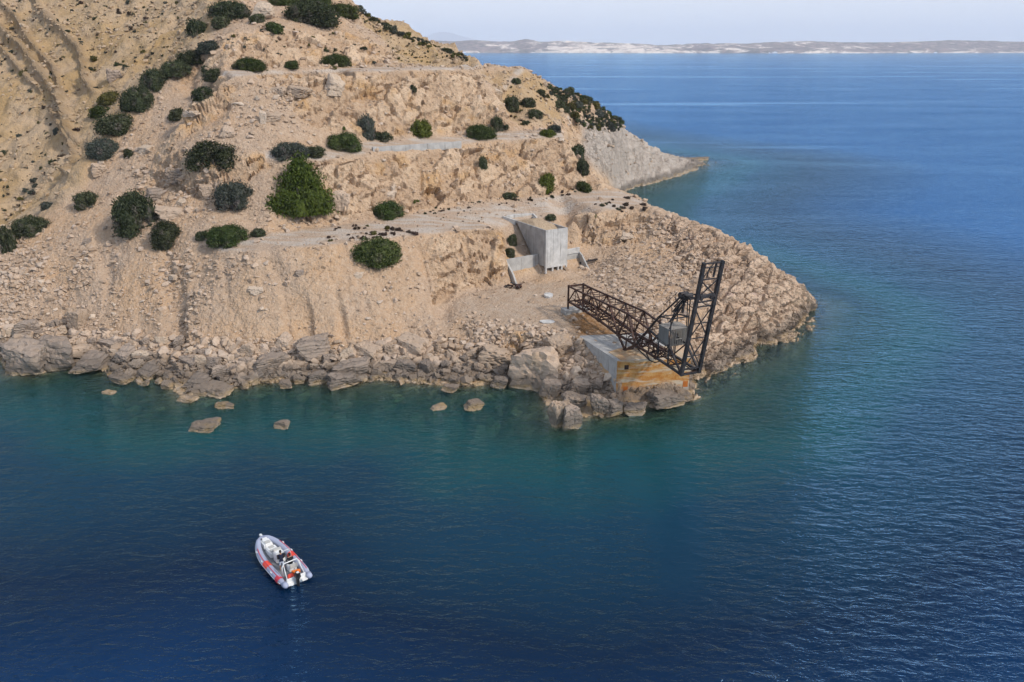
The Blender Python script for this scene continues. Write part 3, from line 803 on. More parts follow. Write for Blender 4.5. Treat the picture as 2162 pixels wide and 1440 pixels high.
_unit = {}
def unit_box(mat):
    if mat.name not in _unit:
        bm = bmesh.new(); bmesh.ops.create_cube(bm, size=1.0)
        me = bpy.data.meshes.new('bar_' + mat.name); bm.to_mesh(me); bm.free()
        me.materials.append(mat); _unit[mat.name] = me
    return _unit[mat.name]
def bar(name, p, q, w, h, mat, parent, org):
    """a straight member between two world points"""
    p, q = Vector(p), Vector(q)
    d = q - p; L_ = d.length
    zq = d.to_track_quat('X', 'Z')
    o = bpy.data.objects.new(name, unit_box(mat)); COL.objects.link(o)
    o.parent = parent
    o.location = (p + q) / 2 - Vector(org); o.rotation_mode = 'QUATERNION'; o.rotation_quaternion = zq
    o.scale = (L_, w, h)
    return o
def prism(name, poly, vec, mat, parent=None, org=(0, 0, 0), bevel=0.0, mats=None):
    """closed prism: a planar polygon of world points pushed along vec"""
    bm = bmesh.new()
    org = Vector(org)
    a = [bm.verts.new(Vector(p) - org) for p in poly]
    b = [bm.verts.new(Vector(p) + Vector(vec) - org) for p in poly]
    bm.faces.new(a[::-1]); bm.faces.new(b)
    n = len(a)
    for i in range(n): bm.faces.new((a[i], a[(i + 1) % n], b[(i + 1) % n], b[i]))
    bmesh.ops.recalc_face_normals(bm, faces=bm.faces)
    if bevel: bmesh.ops.bevel(bm, geom=bm.edges[:], offset=bevel, segments=1, affect='EDGES')
    me = bpy.data.meshes.new(name); bm.to_mesh(me); bm.free()
    me.materials.append(mat)
    return link_mesh(name, me, parent)

# ------------------------------------------------------------------ loading block at the water's edge
blk = empty('loading_block', tuple(BLK_A + np.array([0, 0, -0.6])))
tag(blk, 'concrete loading block with rust-streaked front under the steel gantry at the water', 'concrete block')
bo = blk.location
def bp(f, s_, z): return Vector(BLK_A + BLK_F * f + BLK_S * s_ + np.array([0, 0, z]))
FW = float(np.linalg.norm(BLK_B - BLK_A))
body = prism('body', [bp(0, 0, -0.6), bp(FW, 0, -0.6), bp(FW, 9.6, -0.6), bp(0, 9.6, -0.6)], (0, 0, 5.66), M_CONC, blk, bo, 0.04)
fr = prism('front_face', [bp(0.02, -0.06, -0.5), bp(FW - 0.02, -0.06, -0.5), bp(FW - 0.02, -0.06, 5.02), bp(0.02, -0.06, 5.02)], BLK_S * 0.3, M_CONC_RUST, blk, bo, 0.02)
fr['label'] = 'front face streaked with orange rust'
prism('top_slab', [bp(0.5, 0.05, 5.03), bp(FW - 0.1, 0.05, 5.03), bp(FW - 0.1, 4.2, 5.03), bp(2.6, 4.2, 5.03), bp(0.5, 3.0, 5.03)], (0, 0, 0.08), concrete('rust_washed_concrete', (0.40, 0.30, 0.21), rust=0.55), blk, bo, 0.01)
for f, z, w in ((0.9, 0.9, 0.55), (8.3, 1.25, 0.6)):
    pl = prism('rust_plate', [bp(f, -0.10, z), bp(f + w, -0.10, z), bp(f + w, -0.10, z + 0.75), bp(f, -0.10, z + 0.75)], BLK_S * 0.08, M_ORANGE, blk, bo)
prism('hole_shade_plate', [bp(0.9, -0.09, 3.9), bp(1.4, -0.09, 3.9), bp(1.4, -0.09, 4.45), bp(0.9, -0.09, 4.45)], BLK_S * 0.07, M_RUSTY, blk, bo)  # dark plate stands in for the shade of a square hole

# ------------------------------------------------------------------ steel loading gantry
GO = np.array([7.8, 105.9, 0.0]); GU = np.array([10.8, -25.6, 0.0]); GU /= np.linalg.norm(GU); GV = np.array([-GU[1], GU[0], 0.0])
GW = 2.3
def gp(u, v, w): return Vector(GO + GU * u + GV * v + np.array([0, 0, w]))
gan = empty('loading_gantry', tuple(GO + np.array([0, 0, 5.0])))
tag(gan, 'derelict rusty steel truss gantry with leaning tower and timber cabin over the water', 'gantry')
go = gan.location
def sub_empty(name, parent):
    e = bpy.data.objects.new(name, None); COL.objects.link(e); e.parent = parent; return e
br = sub_empty('bridge_truss', gan)
BOT = [(0.1, 6.85), (4.7, 6.92), (8.9, 6.85), (13.9, 6.5), (17.9, 6.55), (22.5, 6.55), (25.0, 6.5), (27.6, 6.4)]
TOP = [(0.1, 9.05), (2.15, 9.1), (6.8, 9.35), (11.4, 9.6), (15.9, 9.85), (20.8, 9.4), (22.8, 9.0), (24.9, 8.75), (27.6, 6.5)]
def itp(tab, u): return float(np.interp(u, [t[0] for t in tab], [t[1] for t in tab]))
for v in (0, GW):
    for t, wd in ((BOT, 0.24), (TOP, 0.20)):
        for (u0, w0), (u1, w1) in zip(t[:-1], t[1:]):
            bar('chord', gp(u0, v, w0), gp(u1, v, w1), wd, wd, M_RUSTY if u0 < 18 else M_DARK, br, go)
    seq = [(0.1, 'b'), (2.15, 't'), (4.7, 'b'), (6.8, 't'), (8.9, 'b'), (11.4, 't'), (13.9, 'b'), (15.9, 't'), (17.9, 'b'), (20.8, 't'), (22.5, 'b'), (24.9, 't'), (27.5, 'b')]
    pt = lambda u, k: gp(u, v, itp(BOT if k == 'b' else TOP, u))
    for (u0, k0), (u1, k1) in zip(seq[:-1], seq[1:]):
        heavy = 11 < u0 < 19
        bar('diagonal_brace', pt(u0, k0), pt(u1, k1), 0.20 if heavy else 0.13, 0.16 if heavy else 0.12, M_RUSTY, br, go)
    for u in (2.15, 4.7, 6.8, 8.9, 11.4, 13.9, 15.9, 17.9, 20.8, 22.5, 24.9):
        bar('post', gp(u, v, itp(BOT, u)), gp(u, v, itp(TOP, u)), 0.08, 0.08, M_RUSTY, br, go)
    bar('end_post', gp(0.05, v, 5.75), gp(0.05, v, 9.2), 0.26, 0.26, M_RUSTY, br, go)
    for u in (4.7, 8.9, 13.9, 17.9, 22.5):          # gusset plates
        b_ = itp(BOT, u)
        bar('gusset_plate', gp(u - 0.28, v - 0.14, b_ + 0.05), gp(u + 0.28, v - 0.14, b_ + 0.05), 0.03, 0.5, M_RUSTY, br, go)
    for u in (6.8, 11.4, 15.9):
        b_ = itp(TOP, u)
        bar('gusset_plate', gp(u - 0.24, v - 0.13, b_ - 0.05), gp(u + 0.24, v - 0.13, b_ - 0.05), 0.03, 0.4, M_RUSTY, br, go)
    # V-shaped bearing leg on the block and a light under-truss ahead of it
    bar('bearing_leg', gp(13.9, v, 6.45), gp(15.7, v, 5.1), 0.22, 0.22, M_RUSTY, br, go)
    bar('bearing_leg', gp(17.9, v, 6.5), gp(15.7, v, 5.1), 0.24, 0.24, M_RUSTY, br, go)
    bar('bearing_post', gp(15.9, v, itp(BOT, 15.9)), gp(15.75, v, 5.1), 0.14, 0.14, M_RUSTY, br, go)
    for (u0, w0), (u1, w1) in (((17.9, 6.4), (21.2, 5.75)), ((21.2, 5.75), (22.4, 5.9)), ((22.4, 5.9), (23.5, 6.5)), ((20.3, 6.5), (21.2, 5.75))):
        bar('under_brace', gp(u0, v, w0), gp(u1, v, w1), 0.10, 0.10, M_DARK, br, go)
    # walkway rail inside the truss
    for w_ in (0.55, 1.05):
        bar('rail', gp(0.3, v * 0.6 + 0.45, itp(BOT, 0.3) + w_), gp(22.4, v * 0.6 + 0.45, itp(BOT, 22.4) + w_), 0.05, 0.05, M_RUSTY, br, go)
us = [0.1, 2.15, 4.7, 6.8, 8.9, 11.4, 13.9, 15.9, 17.9, 20.8, 22.5, 25.0, 27.5]
for i, u in enumerate(us):
    bar('cross_beam', gp(u, 0, itp(BOT, u)), gp(u, GW, itp(BOT, u)), 0.14, 0.16, M_RUSTY, br, go)
    if u < 22: bar('cross_beam', gp(u, 0, itp(TOP, u)), gp(u, GW, itp(TOP, u)), 0.18 if u < 1 else 0.09, 0.22 if u < 1 else 0.09, M_RUSTY, br, go)
    if i + 1 < len(us):
        u2 = us[i + 1]; s0, s1 = (0, GW) if i % 2 else (GW, 0)
        bar('sway_brace', gp(u, s0, itp(BOT, u)), gp(u2, s1, itp(BOT, u2)), 0.08, 0.08, M_RUSTY, br, go)
        if u2 < 21: bar('sway_brace', gp(u, s1, itp(TOP, u)), gp(u2, s0, itp(TOP, u2)), 0.06, 0.06, M_RUSTY, br, go)
for u in np.arange(1.0, 22.0, 0.9):                # track sleepers seen through the truss
    bar('sleeper', gp(u, 0.5, itp(BOT, u) + 0.15), gp(u, GW - 0.5, itp(BOT, u) + 0.15), 0.08, 0.08, M_RUSTY, br, go)
for v in (0.75, GW - 0.75):
    bar('track_rail', gp(0.3, v, itp(BOT, 0.3) + 0.22), gp(27.0, v, itp(BOT, 27) + 0.22), 0.10, 0.10, M_RUSTY, br, go)
bar('bearing_beam', gp(15.7, -0.25, 5.16), gp(15.7, GW + 0.25, 5.16), 0.4, 0.16, M_RUSTY, br, go)
# leaning tower
tw = sub_empty('tower', gan)
def tp(t, v): return gp(27.6 + 2.35 * t, v, 6.35 + 13.2 * t)
for v in (0, GW):
    bar('tower_leg', tp(-0.005, v), tp(1.0, v), 0.34, 0.36, M_DARK, tw, go)
HZ = [(0.0, 0.2), (0.05, 0.16), (0.17, 0.10), (0.335, 0.10), (0.47, 0.10), (0.62, 0.12), (0.855, 0.12), (0.955, 0.10), (0.99, 0.14)]
for t, wd in HZ:
    bar('rung_beam', tp(t, 0), tp(t, GW), wd, wd, M_DARK, tw, go)
for t0, t1 in ((0.05, 0.335), (0.335, 0.62), (0.70, 0.855)):
    bar('cross_brace', tp(t0, 0), tp(t1, GW), 0.10, 0.10, M_DARK, tw, go)
    bar('cross_brace', tp(t0, GW), tp(t1, 0), 0.10, 0.10, M_DARK, tw, go)
for a_, b_ in ((0.25, 0.5), (0.5, 0.78), (0.25, 0.5)):
    pass
bar('cross_brace', tp(0.855, 0.1), tp(0.99, GW * 0.55), 0.08, 0.08, M_DARK, tw, go)
bar('sheave_hanger', tp(0.99, GW * 0.68), tp(0.87, GW * 0.66), 0.16, 0.16, M_DARK, tw, go)
bar('sheave_hanger', tp(0.95, GW * 0.35), tp(0.87, GW * 0.30), 0.10, 0.10, M_DARK, tw, go)
bar('head_beam', tp(0.70, -0.05), tp(0.715, GW + 0.05), 0.34, 0.30, M_DARK, tw, go)
bar('head_beam', tp(0.66, 0.1), tp(0.665, GW - 0.1), 0.14, 0.14, M_DARK, tw, go)
for v in (0.45, 1.75):
    bar('pulley_block', tp(0.685, v), tp(0.72, v), 0.34, 0.5, M_DARK, tw, go)
# timber cabin
cb = sub_empty('cabin', gan)
U0, U1, W0, W1 = 22.8, 24.9, 8.72, 10.65
n1 = 9
def plank(p, q, w, th): return bar('plank', p, q, w, th, M_WOOD, cb, go)
rr = random.Random(3)
for i in range(n1):                                   # long sides
    u = U0 + (i + 0.5) * (U1 - U0) / n1
    for v in (-0.04, GW + 0.04):
        if v < 0 and i == n1 - 1: continue
        top = W1 - (0.0 if rr.random() > 0.2 else 0.12)
        o = plank(gp(u, v, W0), gp(u, v, top), 0.05, (U1 - U0) / n1 - 0.02)
n2 = 10
for i in range(n2):                                   # ends; the outer one has a broken window
    v = (i + 0.5) * GW / n2
    plank(gp(U0, v, W0), gp(U0, v, W1), (GW / n2) - 0.02, 0.05)
    if i in (4, 5, 6):
        plank(gp(U1, v, W0), gp(U1, v, W0 + 0.75), (GW / n2) - 0.02, 0.05)
        plank(gp(U1, v, W1 - 0.18), gp(U1, v, W1), (GW / n2) - 0.02, 0.05)
    elif i == 8:
        plank(gp(U1, v, W0 + 0.95), gp(U1, v, W1 - 0.1), (GW / n2) - 0.02, 0.05)
    else:
        plank(gp(U1, v, W0), gp(U1, v, W1), (GW / n2) - 0.02, 0.05)
for i in range(8):                                    # roof boards
    u = U0 - 0.08 + (i + 0.5) * (U1 - U0 + 0.16) / 8
    bar('roof_board', gp(u, -0.12, W1 + 0.05 + 0.01 * (i % 2)), gp(u, GW + 0.12, W1 + 0.07 + 0.01 * (i % 2)), (U1 - U0 + 0.16) / 8 - 0.015, 0.05, M_WOOD, cb, go)
bar('floor_beam', gp(U0 - 0.1, 0.1, W0 - 0.08), gp(U1 + 0.1, 0.1, W0 - 0.08), 0.14, 0.16, M_DARK, cb, go)
bar('floor_beam', gp(U0 - 0.1, GW - 0.1, W0 - 0.08), gp(U1 + 0.1, GW - 0.1, W0 - 0.08), 0.14, 0.16, M_DARK, cb, go)
for i in range(6):
    bar('floor_board', gp(U0, 0.2 + i * 0.38, W0 + 0.02), gp(U1, 0.2 + i * 0.38, W0 + 0.02), 0.34, 0.04, M_WOOD, cb, go)
bar('window_sill', gp(U1 + 0.03, 0.85, W0 + 0.78), gp(U1 + 0.03, 1.65, W0 + 0.78), 0.08, 0.05, M_WOOD, cb, go)
bar('control_box', gp(U1 - 0.55, 1.25, W0 + 0.05), gp(U1 - 0.55, 1.25, W0 + 1.15), 0.35, 0.35, M_DARK, cb, go)
# hoist frame above the cabin
hf = sub_empty('hoist_frame', gan)
AP = (25.6, 14.5)
for v in (0, GW):
    bar('frame_post', gp(U0, v, W0), gp(U0, v, 11.6), 0.12, 0.12, M_DARK, hf, go)
    bar('frame_post', gp(U1 + 0.06, v, W0), gp(U1 + 0.06, v, 12.0), 0.12, 0.12, M_DARK, hf, go)
    bar('frame_rail', gp(U0, v, 11.6), gp(U1 + 0.06, v, 12.0), 0.12, 0.12, M_DARK, hf, go)
    bar('frame_leg', gp(U1 + 0.06, v, 12.0), gp(AP[0] + 0.3, 0.7 + 0.4 * v, AP[1]), 0.12, 0.12, M_DARK, hf, go)
    bar('frame_leg', gp(U1 - 0.2, v, 10.7), gp(AP[0], 0.8 + 0.3 * v, AP[1] - 0.2), 0.10, 0.10, M_DARK, hf, go)
    bar('main_strut', gp(18.3, v, 6.9), gp(22.6, v, 11.55), 0.20, 0.20, M_DARK, hf, go)
    bar('main_strut', gp(22.6, v, 11.55), gp(AP[0] - 0.2, 0.6 + 0.5 * v, AP[1]), 0.16, 0.16, M_DARK, hf, go)
    bar('tie_beam', gp(AP[0], 0.7 + 0.4 * v, AP[1] + 0.35), tp(0.70, v), 0.14, 0.14, M_DARK, hf, go)
    bar('stay_wire', gp(AP[0], 0.7 + 0.4 * v, AP[1]), tp(0.60, v), 0.06, 0.06, M_DARK, hf, go)
    bar('cabin_leg', gp(U1, v, 6.5), gp(U1, v, W0), 0.18, 0.18, M_DARK, hf, go)
    bar('cabin_leg', gp(U0, v, 6.5), gp(U0, v, W0), 0.14, 0.14, M_DARK, hf, go)
    bar('guard_rail', gp(22.8, 0.4 + v * 0.5, 12.9), gp(24.9, 0.6 + v * 0.4, 15.0), 0.05, 0.05, M_DARK, hf, go)
    for k in (0.0, 0.5, 1.0):
        bar('rail_post', gp(22.7 + 2.1 * k, 0.5 + v * 0.45, 11.7 + 2.2 * k), gp(22.8 + 2.1 * k, 0.4 + v * 0.45, 12.9 + 2.1 * k), 0.05, 0.05, M_DARK, hf, go)
bar('frame_rail', gp(U0, 0, 11.6), gp(U0, GW, 11.6), 0.12, 0.12, M_DARK, hf, go)
bar('frame_rail', gp(U1 + 0.06, 0, 12.0), gp(U1 + 0.06, GW, 12.0), 0.12, 0.12, M_DARK, hf, go)
bar('belt_chute', gp(23.6, 1.15, 12.3), gp(25.4, 1.15, 14.2), 0.35, 0.14, M_DARK, hf, go)
bar('belt_chute', gp(23.7, 1.15, 12.9), gp(25.5, 1.15, 14.7), 0.12, 0.1, M_DARK, hf, go)
bar('drop_pipe', gp(25.5, 1.15, 14.2), gp(25.3, 1.15, 12.7), 0.22, 0.22, M_DARK, hf, go)
def drum(name, c, axis_, r, l, mat, parent, org):
    bm = bmesh.new()
    bmesh.ops.create_cone(bm, cap_ends=True, segments=18, radius1=r, radius2=r, depth=l)
    q = Vector(axis_).to_track_quat('Z', 'Y').to_matrix().to_4x4()
    bm.transform(Matrix.Translation(Vector(c) - Vector(org)) @ q)
    me = bpy.data.meshes.new(name); bm.to_mesh(me); bm.free(); me.materials.append(mat)
    return link_mesh(name, me, parent)
drum('winch_drum', gp(25.3, 1.15, 14.7), GV, 0.38, 1.0, M_DARK, hf, go)
drum('motor', gp(26.4, 0.9, 15.0), GV, 0.26, 1.1, M_DARK, hf, go)
bar('motor_mount', gp(25.0, 1.15, 14.35), gp(27.0, 1.15, 14.75), 0.7, 0.16, M_DARK, hf, go)

# footing under the landward end
fo = prism('concrete_footing', [gp(-0.75, -0.75, 4.6), gp(0.75, -0.75, 4.6), gp(0.75, GW + 0.75, 4.6), gp(-0.75, GW + 0.75, 4.6)], (0, 0, 1.18), M_CONC, None, gp(0, 1.15, 4.6), 0.06)
fo.location = gp(0, 1.15, 4.6)
tag(fo, 'pale concrete footing under the landward end of the steel gantry', 'footing')

# ------------------------------------------------------------------ gravel silo
si = empty('gravel_hopper', tuple(silo_pt(0, 0, 6.6)))
tag(si, 'tall board-marked concrete hopper full of gravel beside the lower road', 'hopper')
so = si.location
def sp_(b, a, z): return Vector(silo_pt(b, a, z))
SW = 4.1
PROFILE = [(0.0, 13.3), (0.0, 7.5), (1.65, 7.4), (4.24, 8.4), (5.7, 10.0), (8.7, 12.9), (10.5, 13.0), (10.5, 13.25)]
def side_clip(a0, a1):
    lo = lambda a: float(np.interp(a, [p[0] for p in PROFILE[1:7]], [p[1] for p in PROFILE[1:7]]))
    hi = lambda a: 13.3 - 0.004 * a
    mid = [p[0] for p in PROFILE[2:6] if a0 < p[0] < a1]
    return [(a0, hi(a0)), (a0, lo(a0))] + [(m, lo(m)) for m in mid] + [(a1, lo(a1)), (a1, hi(a1))]
cuts = [0.26, 1.35, 2.5, 3.6, 4.7, 5.9, 7.1, 8.7, 10.5]
for b0, nm in ((0.0, 'side_panel'), (SW - 0.25, 'side_panel')):
    for a0, a1 in zip(cuts[:-1], cuts[1:]):
        prism(nm, [sp_(b0 + rr.uniform(-.008, .008), a, z) for a, z in side_clip(a0, a1 - 0.03)], SB * 0.25, M_CONC_SHADE, si, so)
for b0, b1 in ((0.0, 1.36), (1.39, 2.72), (2.75, 4.1)):
    d_ = rr.uniform(-0.012, 0.0)
    prism('front_panel', [sp_(b0, d_, 7.5), sp_(b1, d_, 7.5), sp_(b1, d_, 13.3), sp_(b0, d_, 13.3)], SA * 0.25, M_CONC_PALE, si, so)
prism('lower_beam', [sp_(-0.02, -0.03, 7.25), sp_(SW + 0.02, -0.03, 7.25), sp_(SW + 0.02, -0.03, 7.62), sp_(-0.02, -0.03, 7.62)], SA * 0.35, M_CONC_PALE, si, so)
for b0, lo in ((0.0, 5.9), (1.25, 6.6), (2.3, 6.6), (3.0, 6.6), (3.85, 6.2)):
    prism('leg', [sp_(b0, 0.0, lo), sp_(b0 + 0.26, 0.0, lo), sp_(b0 + 0.26, 0.0, 7.3), sp_(b0, 0.0, 7.3)], SA * 0.3, M_CONC_PALE, si, so)
prism('sloping_floor', [sp_(0.25, 0.3, 7.6), sp_(0.25, 1.65, 7.6), sp_(0.25, 4.2, 8.6), sp_(0.25, 8.7, 13.0), sp_(0.25, 8.9, 12.8), sp_(0.25, 4.3, 8.3), sp_(0.25, 1.65, 7.42), sp_(0.25, 0.3, 7.42)], SB * (SW - 0.5), M_CONC_SHADE, si, so)
wl = prism('splay_wall', [sp_(-1.2, 11.2, 12.6), sp_(-1.2, 11.2, 13.75), sp_(1.8, 11.5, 13.75), sp_(4.6, 11.3, 13.6), sp_(4.6, 11.3, 12.6)], SA * 0.3, M_CONC_PALE, si, so)
prism('splay_wall', [sp_(-1.25, 11.2, 12.3), sp_(-1.25, 11.2, 13.75), sp_(-0.1, 9.3, 13.3), sp_(-0.1, 9.3, 12.2)], SB * 0.25, M_CONC_PALE, si, so)
prism('splay_wall', [sp_(4.6, 11.3, 12.5), sp_(4.6, 11.3, 13.6), sp_(SW - 0.05, 9.3, 13.35), sp_(SW - 0.05, 9.3, 12.4)], SB * 0.25, M_CONC_PALE, si, so)

def gravel_mat():
    N = NT('crushed_gravel')
    P_ = N.pos()
    v = N.voro(P_, 5.0, 'F1', 'Color'); bw = N.n('RGBToBW'); N.set(bw.inputs[0], v)
    col = N.mix(bw.outputs[0], (0.33, 0.235, 0.15), (0.50, 0.385, 0.265))
    N.principled(col, 0.95, N.bump(N.voro(P_, 5.0), 0.9, 0.12), spec=0.1)
    return N.m
M_GRAVEL = gravel_mat()
# heap of gravel inside the hopper
nb, na = 26, 44
bb, aa = np.meshgrid(np.linspace(0.26, SW - 0.27, nb), np.linspace(0.28, 10.9, na), indexing='ij')
hz = 12.55 + 1.15 * np.exp(-((aa - 6.2) / 4.2) ** 2) - 0.22 * (bb / SW) * np.clip(3.5 - aa, 0, 4) - 0.5 * np.clip(1.6 - aa, 0, 2) * (bb / SW)
hz = np.where(aa < 10.2, np.minimum(hz, 13.12 + 1.1 * (1 - np.abs(bb / SW - 0.5) * 2) * sstep(0.3, 3.0, aa)), np.minimum(hz, 13.0))
hz = hz + 0.06 * fbm(bb, aa, aa * 0, 0.6, 3, 3)
hv = SILO_O[None, None, :] + SB * bb[..., None] + SA * aa[..., None] + np.stack([hz * 0, hz * 0, hz], -1)
me = mesh_np('gravel', hv.reshape(-1, 3) - np.array(silo_pt(2, 5, 12)), grid_quads(nb, na)[:, ::-1], M_GRAVEL)
gr_ = link_mesh('gravel_load', me); gr_.location = silo_pt(2, 5, 12)
tag(gr_, 'sandy gravel heaped to the rim of the concrete hopper', 'gravel')
# retaining wall under and beside the hopper
rw = empty('retaining_wall', tuple(silo_pt(1, 2, 5.2)))
tag(rw, 'low grey concrete retaining wall behind the foot of the gravel hopper', 'wall')
ro = rw.location
prism('wall_panel', [sp_(-6.3, 2.0, 4.6), sp_(-0.05, 2.0, 5.0), sp_(-0.05, 2.0, 9.15), sp_(-6.3, 2.0, 8.95)], SA * 0.45, M_CONC, rw, ro, 0.03)
prism('wall_panel', [sp_(0.0, 2.03, 5.0), sp_(SW, 2.03, 5.0), sp_(SW, 2.03, 7.9), sp_(0.0, 2.03, 7.9)], SA * 0.4, M_CONC_SHADE, rw, ro, 0.03)
prism('wall_panel', [sp_(SW + 0.05, 2.0, 5.2), sp_(8.0, 2.0, 5.4), sp_(8.0, 2.0, 8.3), sp_(SW + 0.05, 2.0, 8.2)], SA * 0.45, M_CONC, rw, ro, 0.03)
prism('parapet', [sp_(SW + 0.05, 1.95, 8.3), sp_(7.9, 1.95, 8.4), sp_(7.9, 1.95, 9.3), sp_(SW + 0.05, 1.95, 9.2)], SA * 0.25, M_CONC_PALE, rw, ro, 0.02)
prism('buttress', [sp_(-6.0, 2.0, 8.6), sp_(-6.0, 0.2, 7.2), sp_(-6.0, -1.6, 4.9), sp_(-6.0, 2.0, 4.9)], SB * 0.3, M_CONC, rw, ro, 0.02)
prism('buttress', [sp_(7.75, 2.0, 8.6), sp_(7.75, 1.2, 8.2), sp_(7.75, -1.6, 5.5), sp_(7.75, 2.0, 5.5)], SB * 0.26, M_CONC, rw, ro, 0.02)

# ------------------------------------------------------------------ kerb wall of the middle road
ka, kb = at_z(788, 321, 23.9), at_z(975, 306, 23.9)
kd = (kb - ka); kl = np.linalg.norm(kd[:2]); kd = kd / kl; kn = np.array([-kd[1], kd[0], 0])
kw = empty('kerb_wall', tuple(ka))
tag(kw, 'long pale concrete kerb wall edging the middle terrace road', 'wall')
for i in range(5):
    a0, a1 = kl * i / 5, kl * (i + 1) / 5 - 0.04
    q = [Vector(ka + kd * a0), Vector(ka + kd * a1), Vector(ka + kd * a1), Vector(ka + kd * a0)]
    q[0].z -= 0.6; q[1].z -= 0.6; q[2].z += 0.72 - 0.12 * i / 5; q[3].z += 0.75 - 0.12 * i / 5
    prism('wall_section', q, kn * 0.45, M_CONC, kw, ka, 0.03)

# ------------------------------------------------------------------ odds and ends on the quay
def flat_slab(px, py, rx, ry, h, seed, label, tilt=0.04, mat=None):
    p, _, _ = hit(px, py)
    r_ = random.Random(seed)
    bm = bmesh.new(); vs = []
    n = 9
    for i in range(n):
        an = 2 * math.pi * i / n; k = r_.uniform(0.85, 1.1)
        vs.append(bm.verts.new((math.cos(an) * rx * k, math.sin(an) * ry * k, 0)))
    f = bm.faces.new(vs)
    ex = bmesh.ops.extrude_face_region(bm, geom=[f])
    for v in ex['geom']:
        if isinstance(v, bmesh.types.BMVert): v.co.z += h
    bmesh.ops.recalc_face_normals(bm, faces=bm.faces)
    me = bpy.data.meshes.new('slab'); bm.to_mesh(me); bm.free(); me.materials.append(mat or M_CONC_PALE)
    o = link_mesh('concrete_slab', me); o.location = p + Vector((0, 0, 0.02)); o.rotation_euler = (tilt, tilt, 0)
    return tag(o, label, 'slab')
flat_slab(1158, 626, 0.75, 0.8, 0.3, 1, 'round pale concrete slab lying on the quay below the hopper', 0.12)
flat_slab(1155, 680, 1.0, 0.75, 0.1, 2, 'flat white concrete slab lying at the edge of the quay', 0.03)
p, _, _ = hit(1236, 560)
p0, _, _ = hit(1256, 553)
ob = bar('steel_girder', p + Vector((-1.0, 0.2, 0.35)), p0 + Vector((0.4, 0, 0.5)), 0.45, 0.18, M_DARK, None, (0, 0, 0))
tag(ob, 'dark steel girder lying on the scree right of the hopper', 'girder')
# scrap heap
p, _, _ = hit(1088, 609)
sh = empty('scrap_heap', p)
tag(sh, 'heap of dark rusty scrap at the foot of the rock face', 'scrap')
for i in range(16):
    an = rr.uniform(0, 6.28); l_ = rr.uniform(0.4, 1.3)
    c = Vector((rr.uniform(-1.3, 1.1), rr.uniform(-0.6, 0.6), 0.15 + rr.uniform(0, 0.5)))
    d_ = Vector((math.cos(an), math.sin(an) * 0.6, rr.uniform(-0.3, 0.5))) * l_ / 2
    bar('scrap_piece', c - d_, c + d_, rr.uniform(0.06, 0.4), rr.uniform(0.04, 0.1), M_RUSTY if i % 3 else M_DARK, sh, (0, 0, 0))
drum('scrap_drum', (0.5, 0.1, 0.35), (1, 0.3, 0.1), 0.33, 0.8, M_RUSTY, sh, (0, 0, 0))
# ------------------------------------------------------------------ boulders and loose stones
def boulder_material(name, lo, hi, strata):
    N = NT(name)
    P_ = N.pos(); Ob = N.obj()
    oi = N.n('ObjectInfo').outputs['Random']
    n = N.noise(P_, 0.9, 5, 0.6); f = N.noise(P_, 5.0, 4, 0.65)
    col = N.mix(N.math('ADD', N.math('MULTIPLY', n, 0.5), N.math('MULTIPLY', oi, 0.5)), lo, hi)
    col = N.mix(N.rng(N.noise(P_, 0.5, 3), 0.55, 0.75, 0.0, 0.45), col, (0.40, 0.27, 0.16))
    col = N.mix(N.rng(f, 0.55, 0.75, 0.0, 0.35), col, (0.16, 0.13, 0.105))
    w = N.n('TexWave', wave_type='BANDS', bands_direction='Z'); N.set(w.inputs[0], Ob)
    w.inputs['Scale'].default_value = 1.1; w.inputs['Distortion'].default_value = 6.0; w.inputs['Detail'].default_value = 4; w.inputs['Detail Scale'].default_value = 1.4
    st = N.rng(w.outputs['Fac'], 0.0, 0.22, 1.0, 0.0)
    col = N.mix(N.math('MULTIPLY', st, strata * 0.6), col, (0.11, 0.095, 0.08))
    col = tide_colour(N, col)
    h = N.math('SUBTRACT', N.math('ADD', n, N.math('MULTIPLY', f, 0.35)), N.math('MULTIPLY', st, strata * 0.8))
    N.principled(col, 0.92, N.bump(h, 0.8, 0.16), spec=0.15)
    return N.m
M_BOULDER = {'tan': boulder_material('tan_limestone', (0.33, 0.245, 0.175), (0.51, 0.385, 0.285), 0.25),
             'grey': boulder_material('grey_limestone', (0.23, 0.182, 0.145), (0.40, 0.315, 0.25), 0.7),
             'pale': boulder_material('pale_limestone', (0.42, 0.32, 0.23), (0.57, 0.455, 0.35), 0.2)}

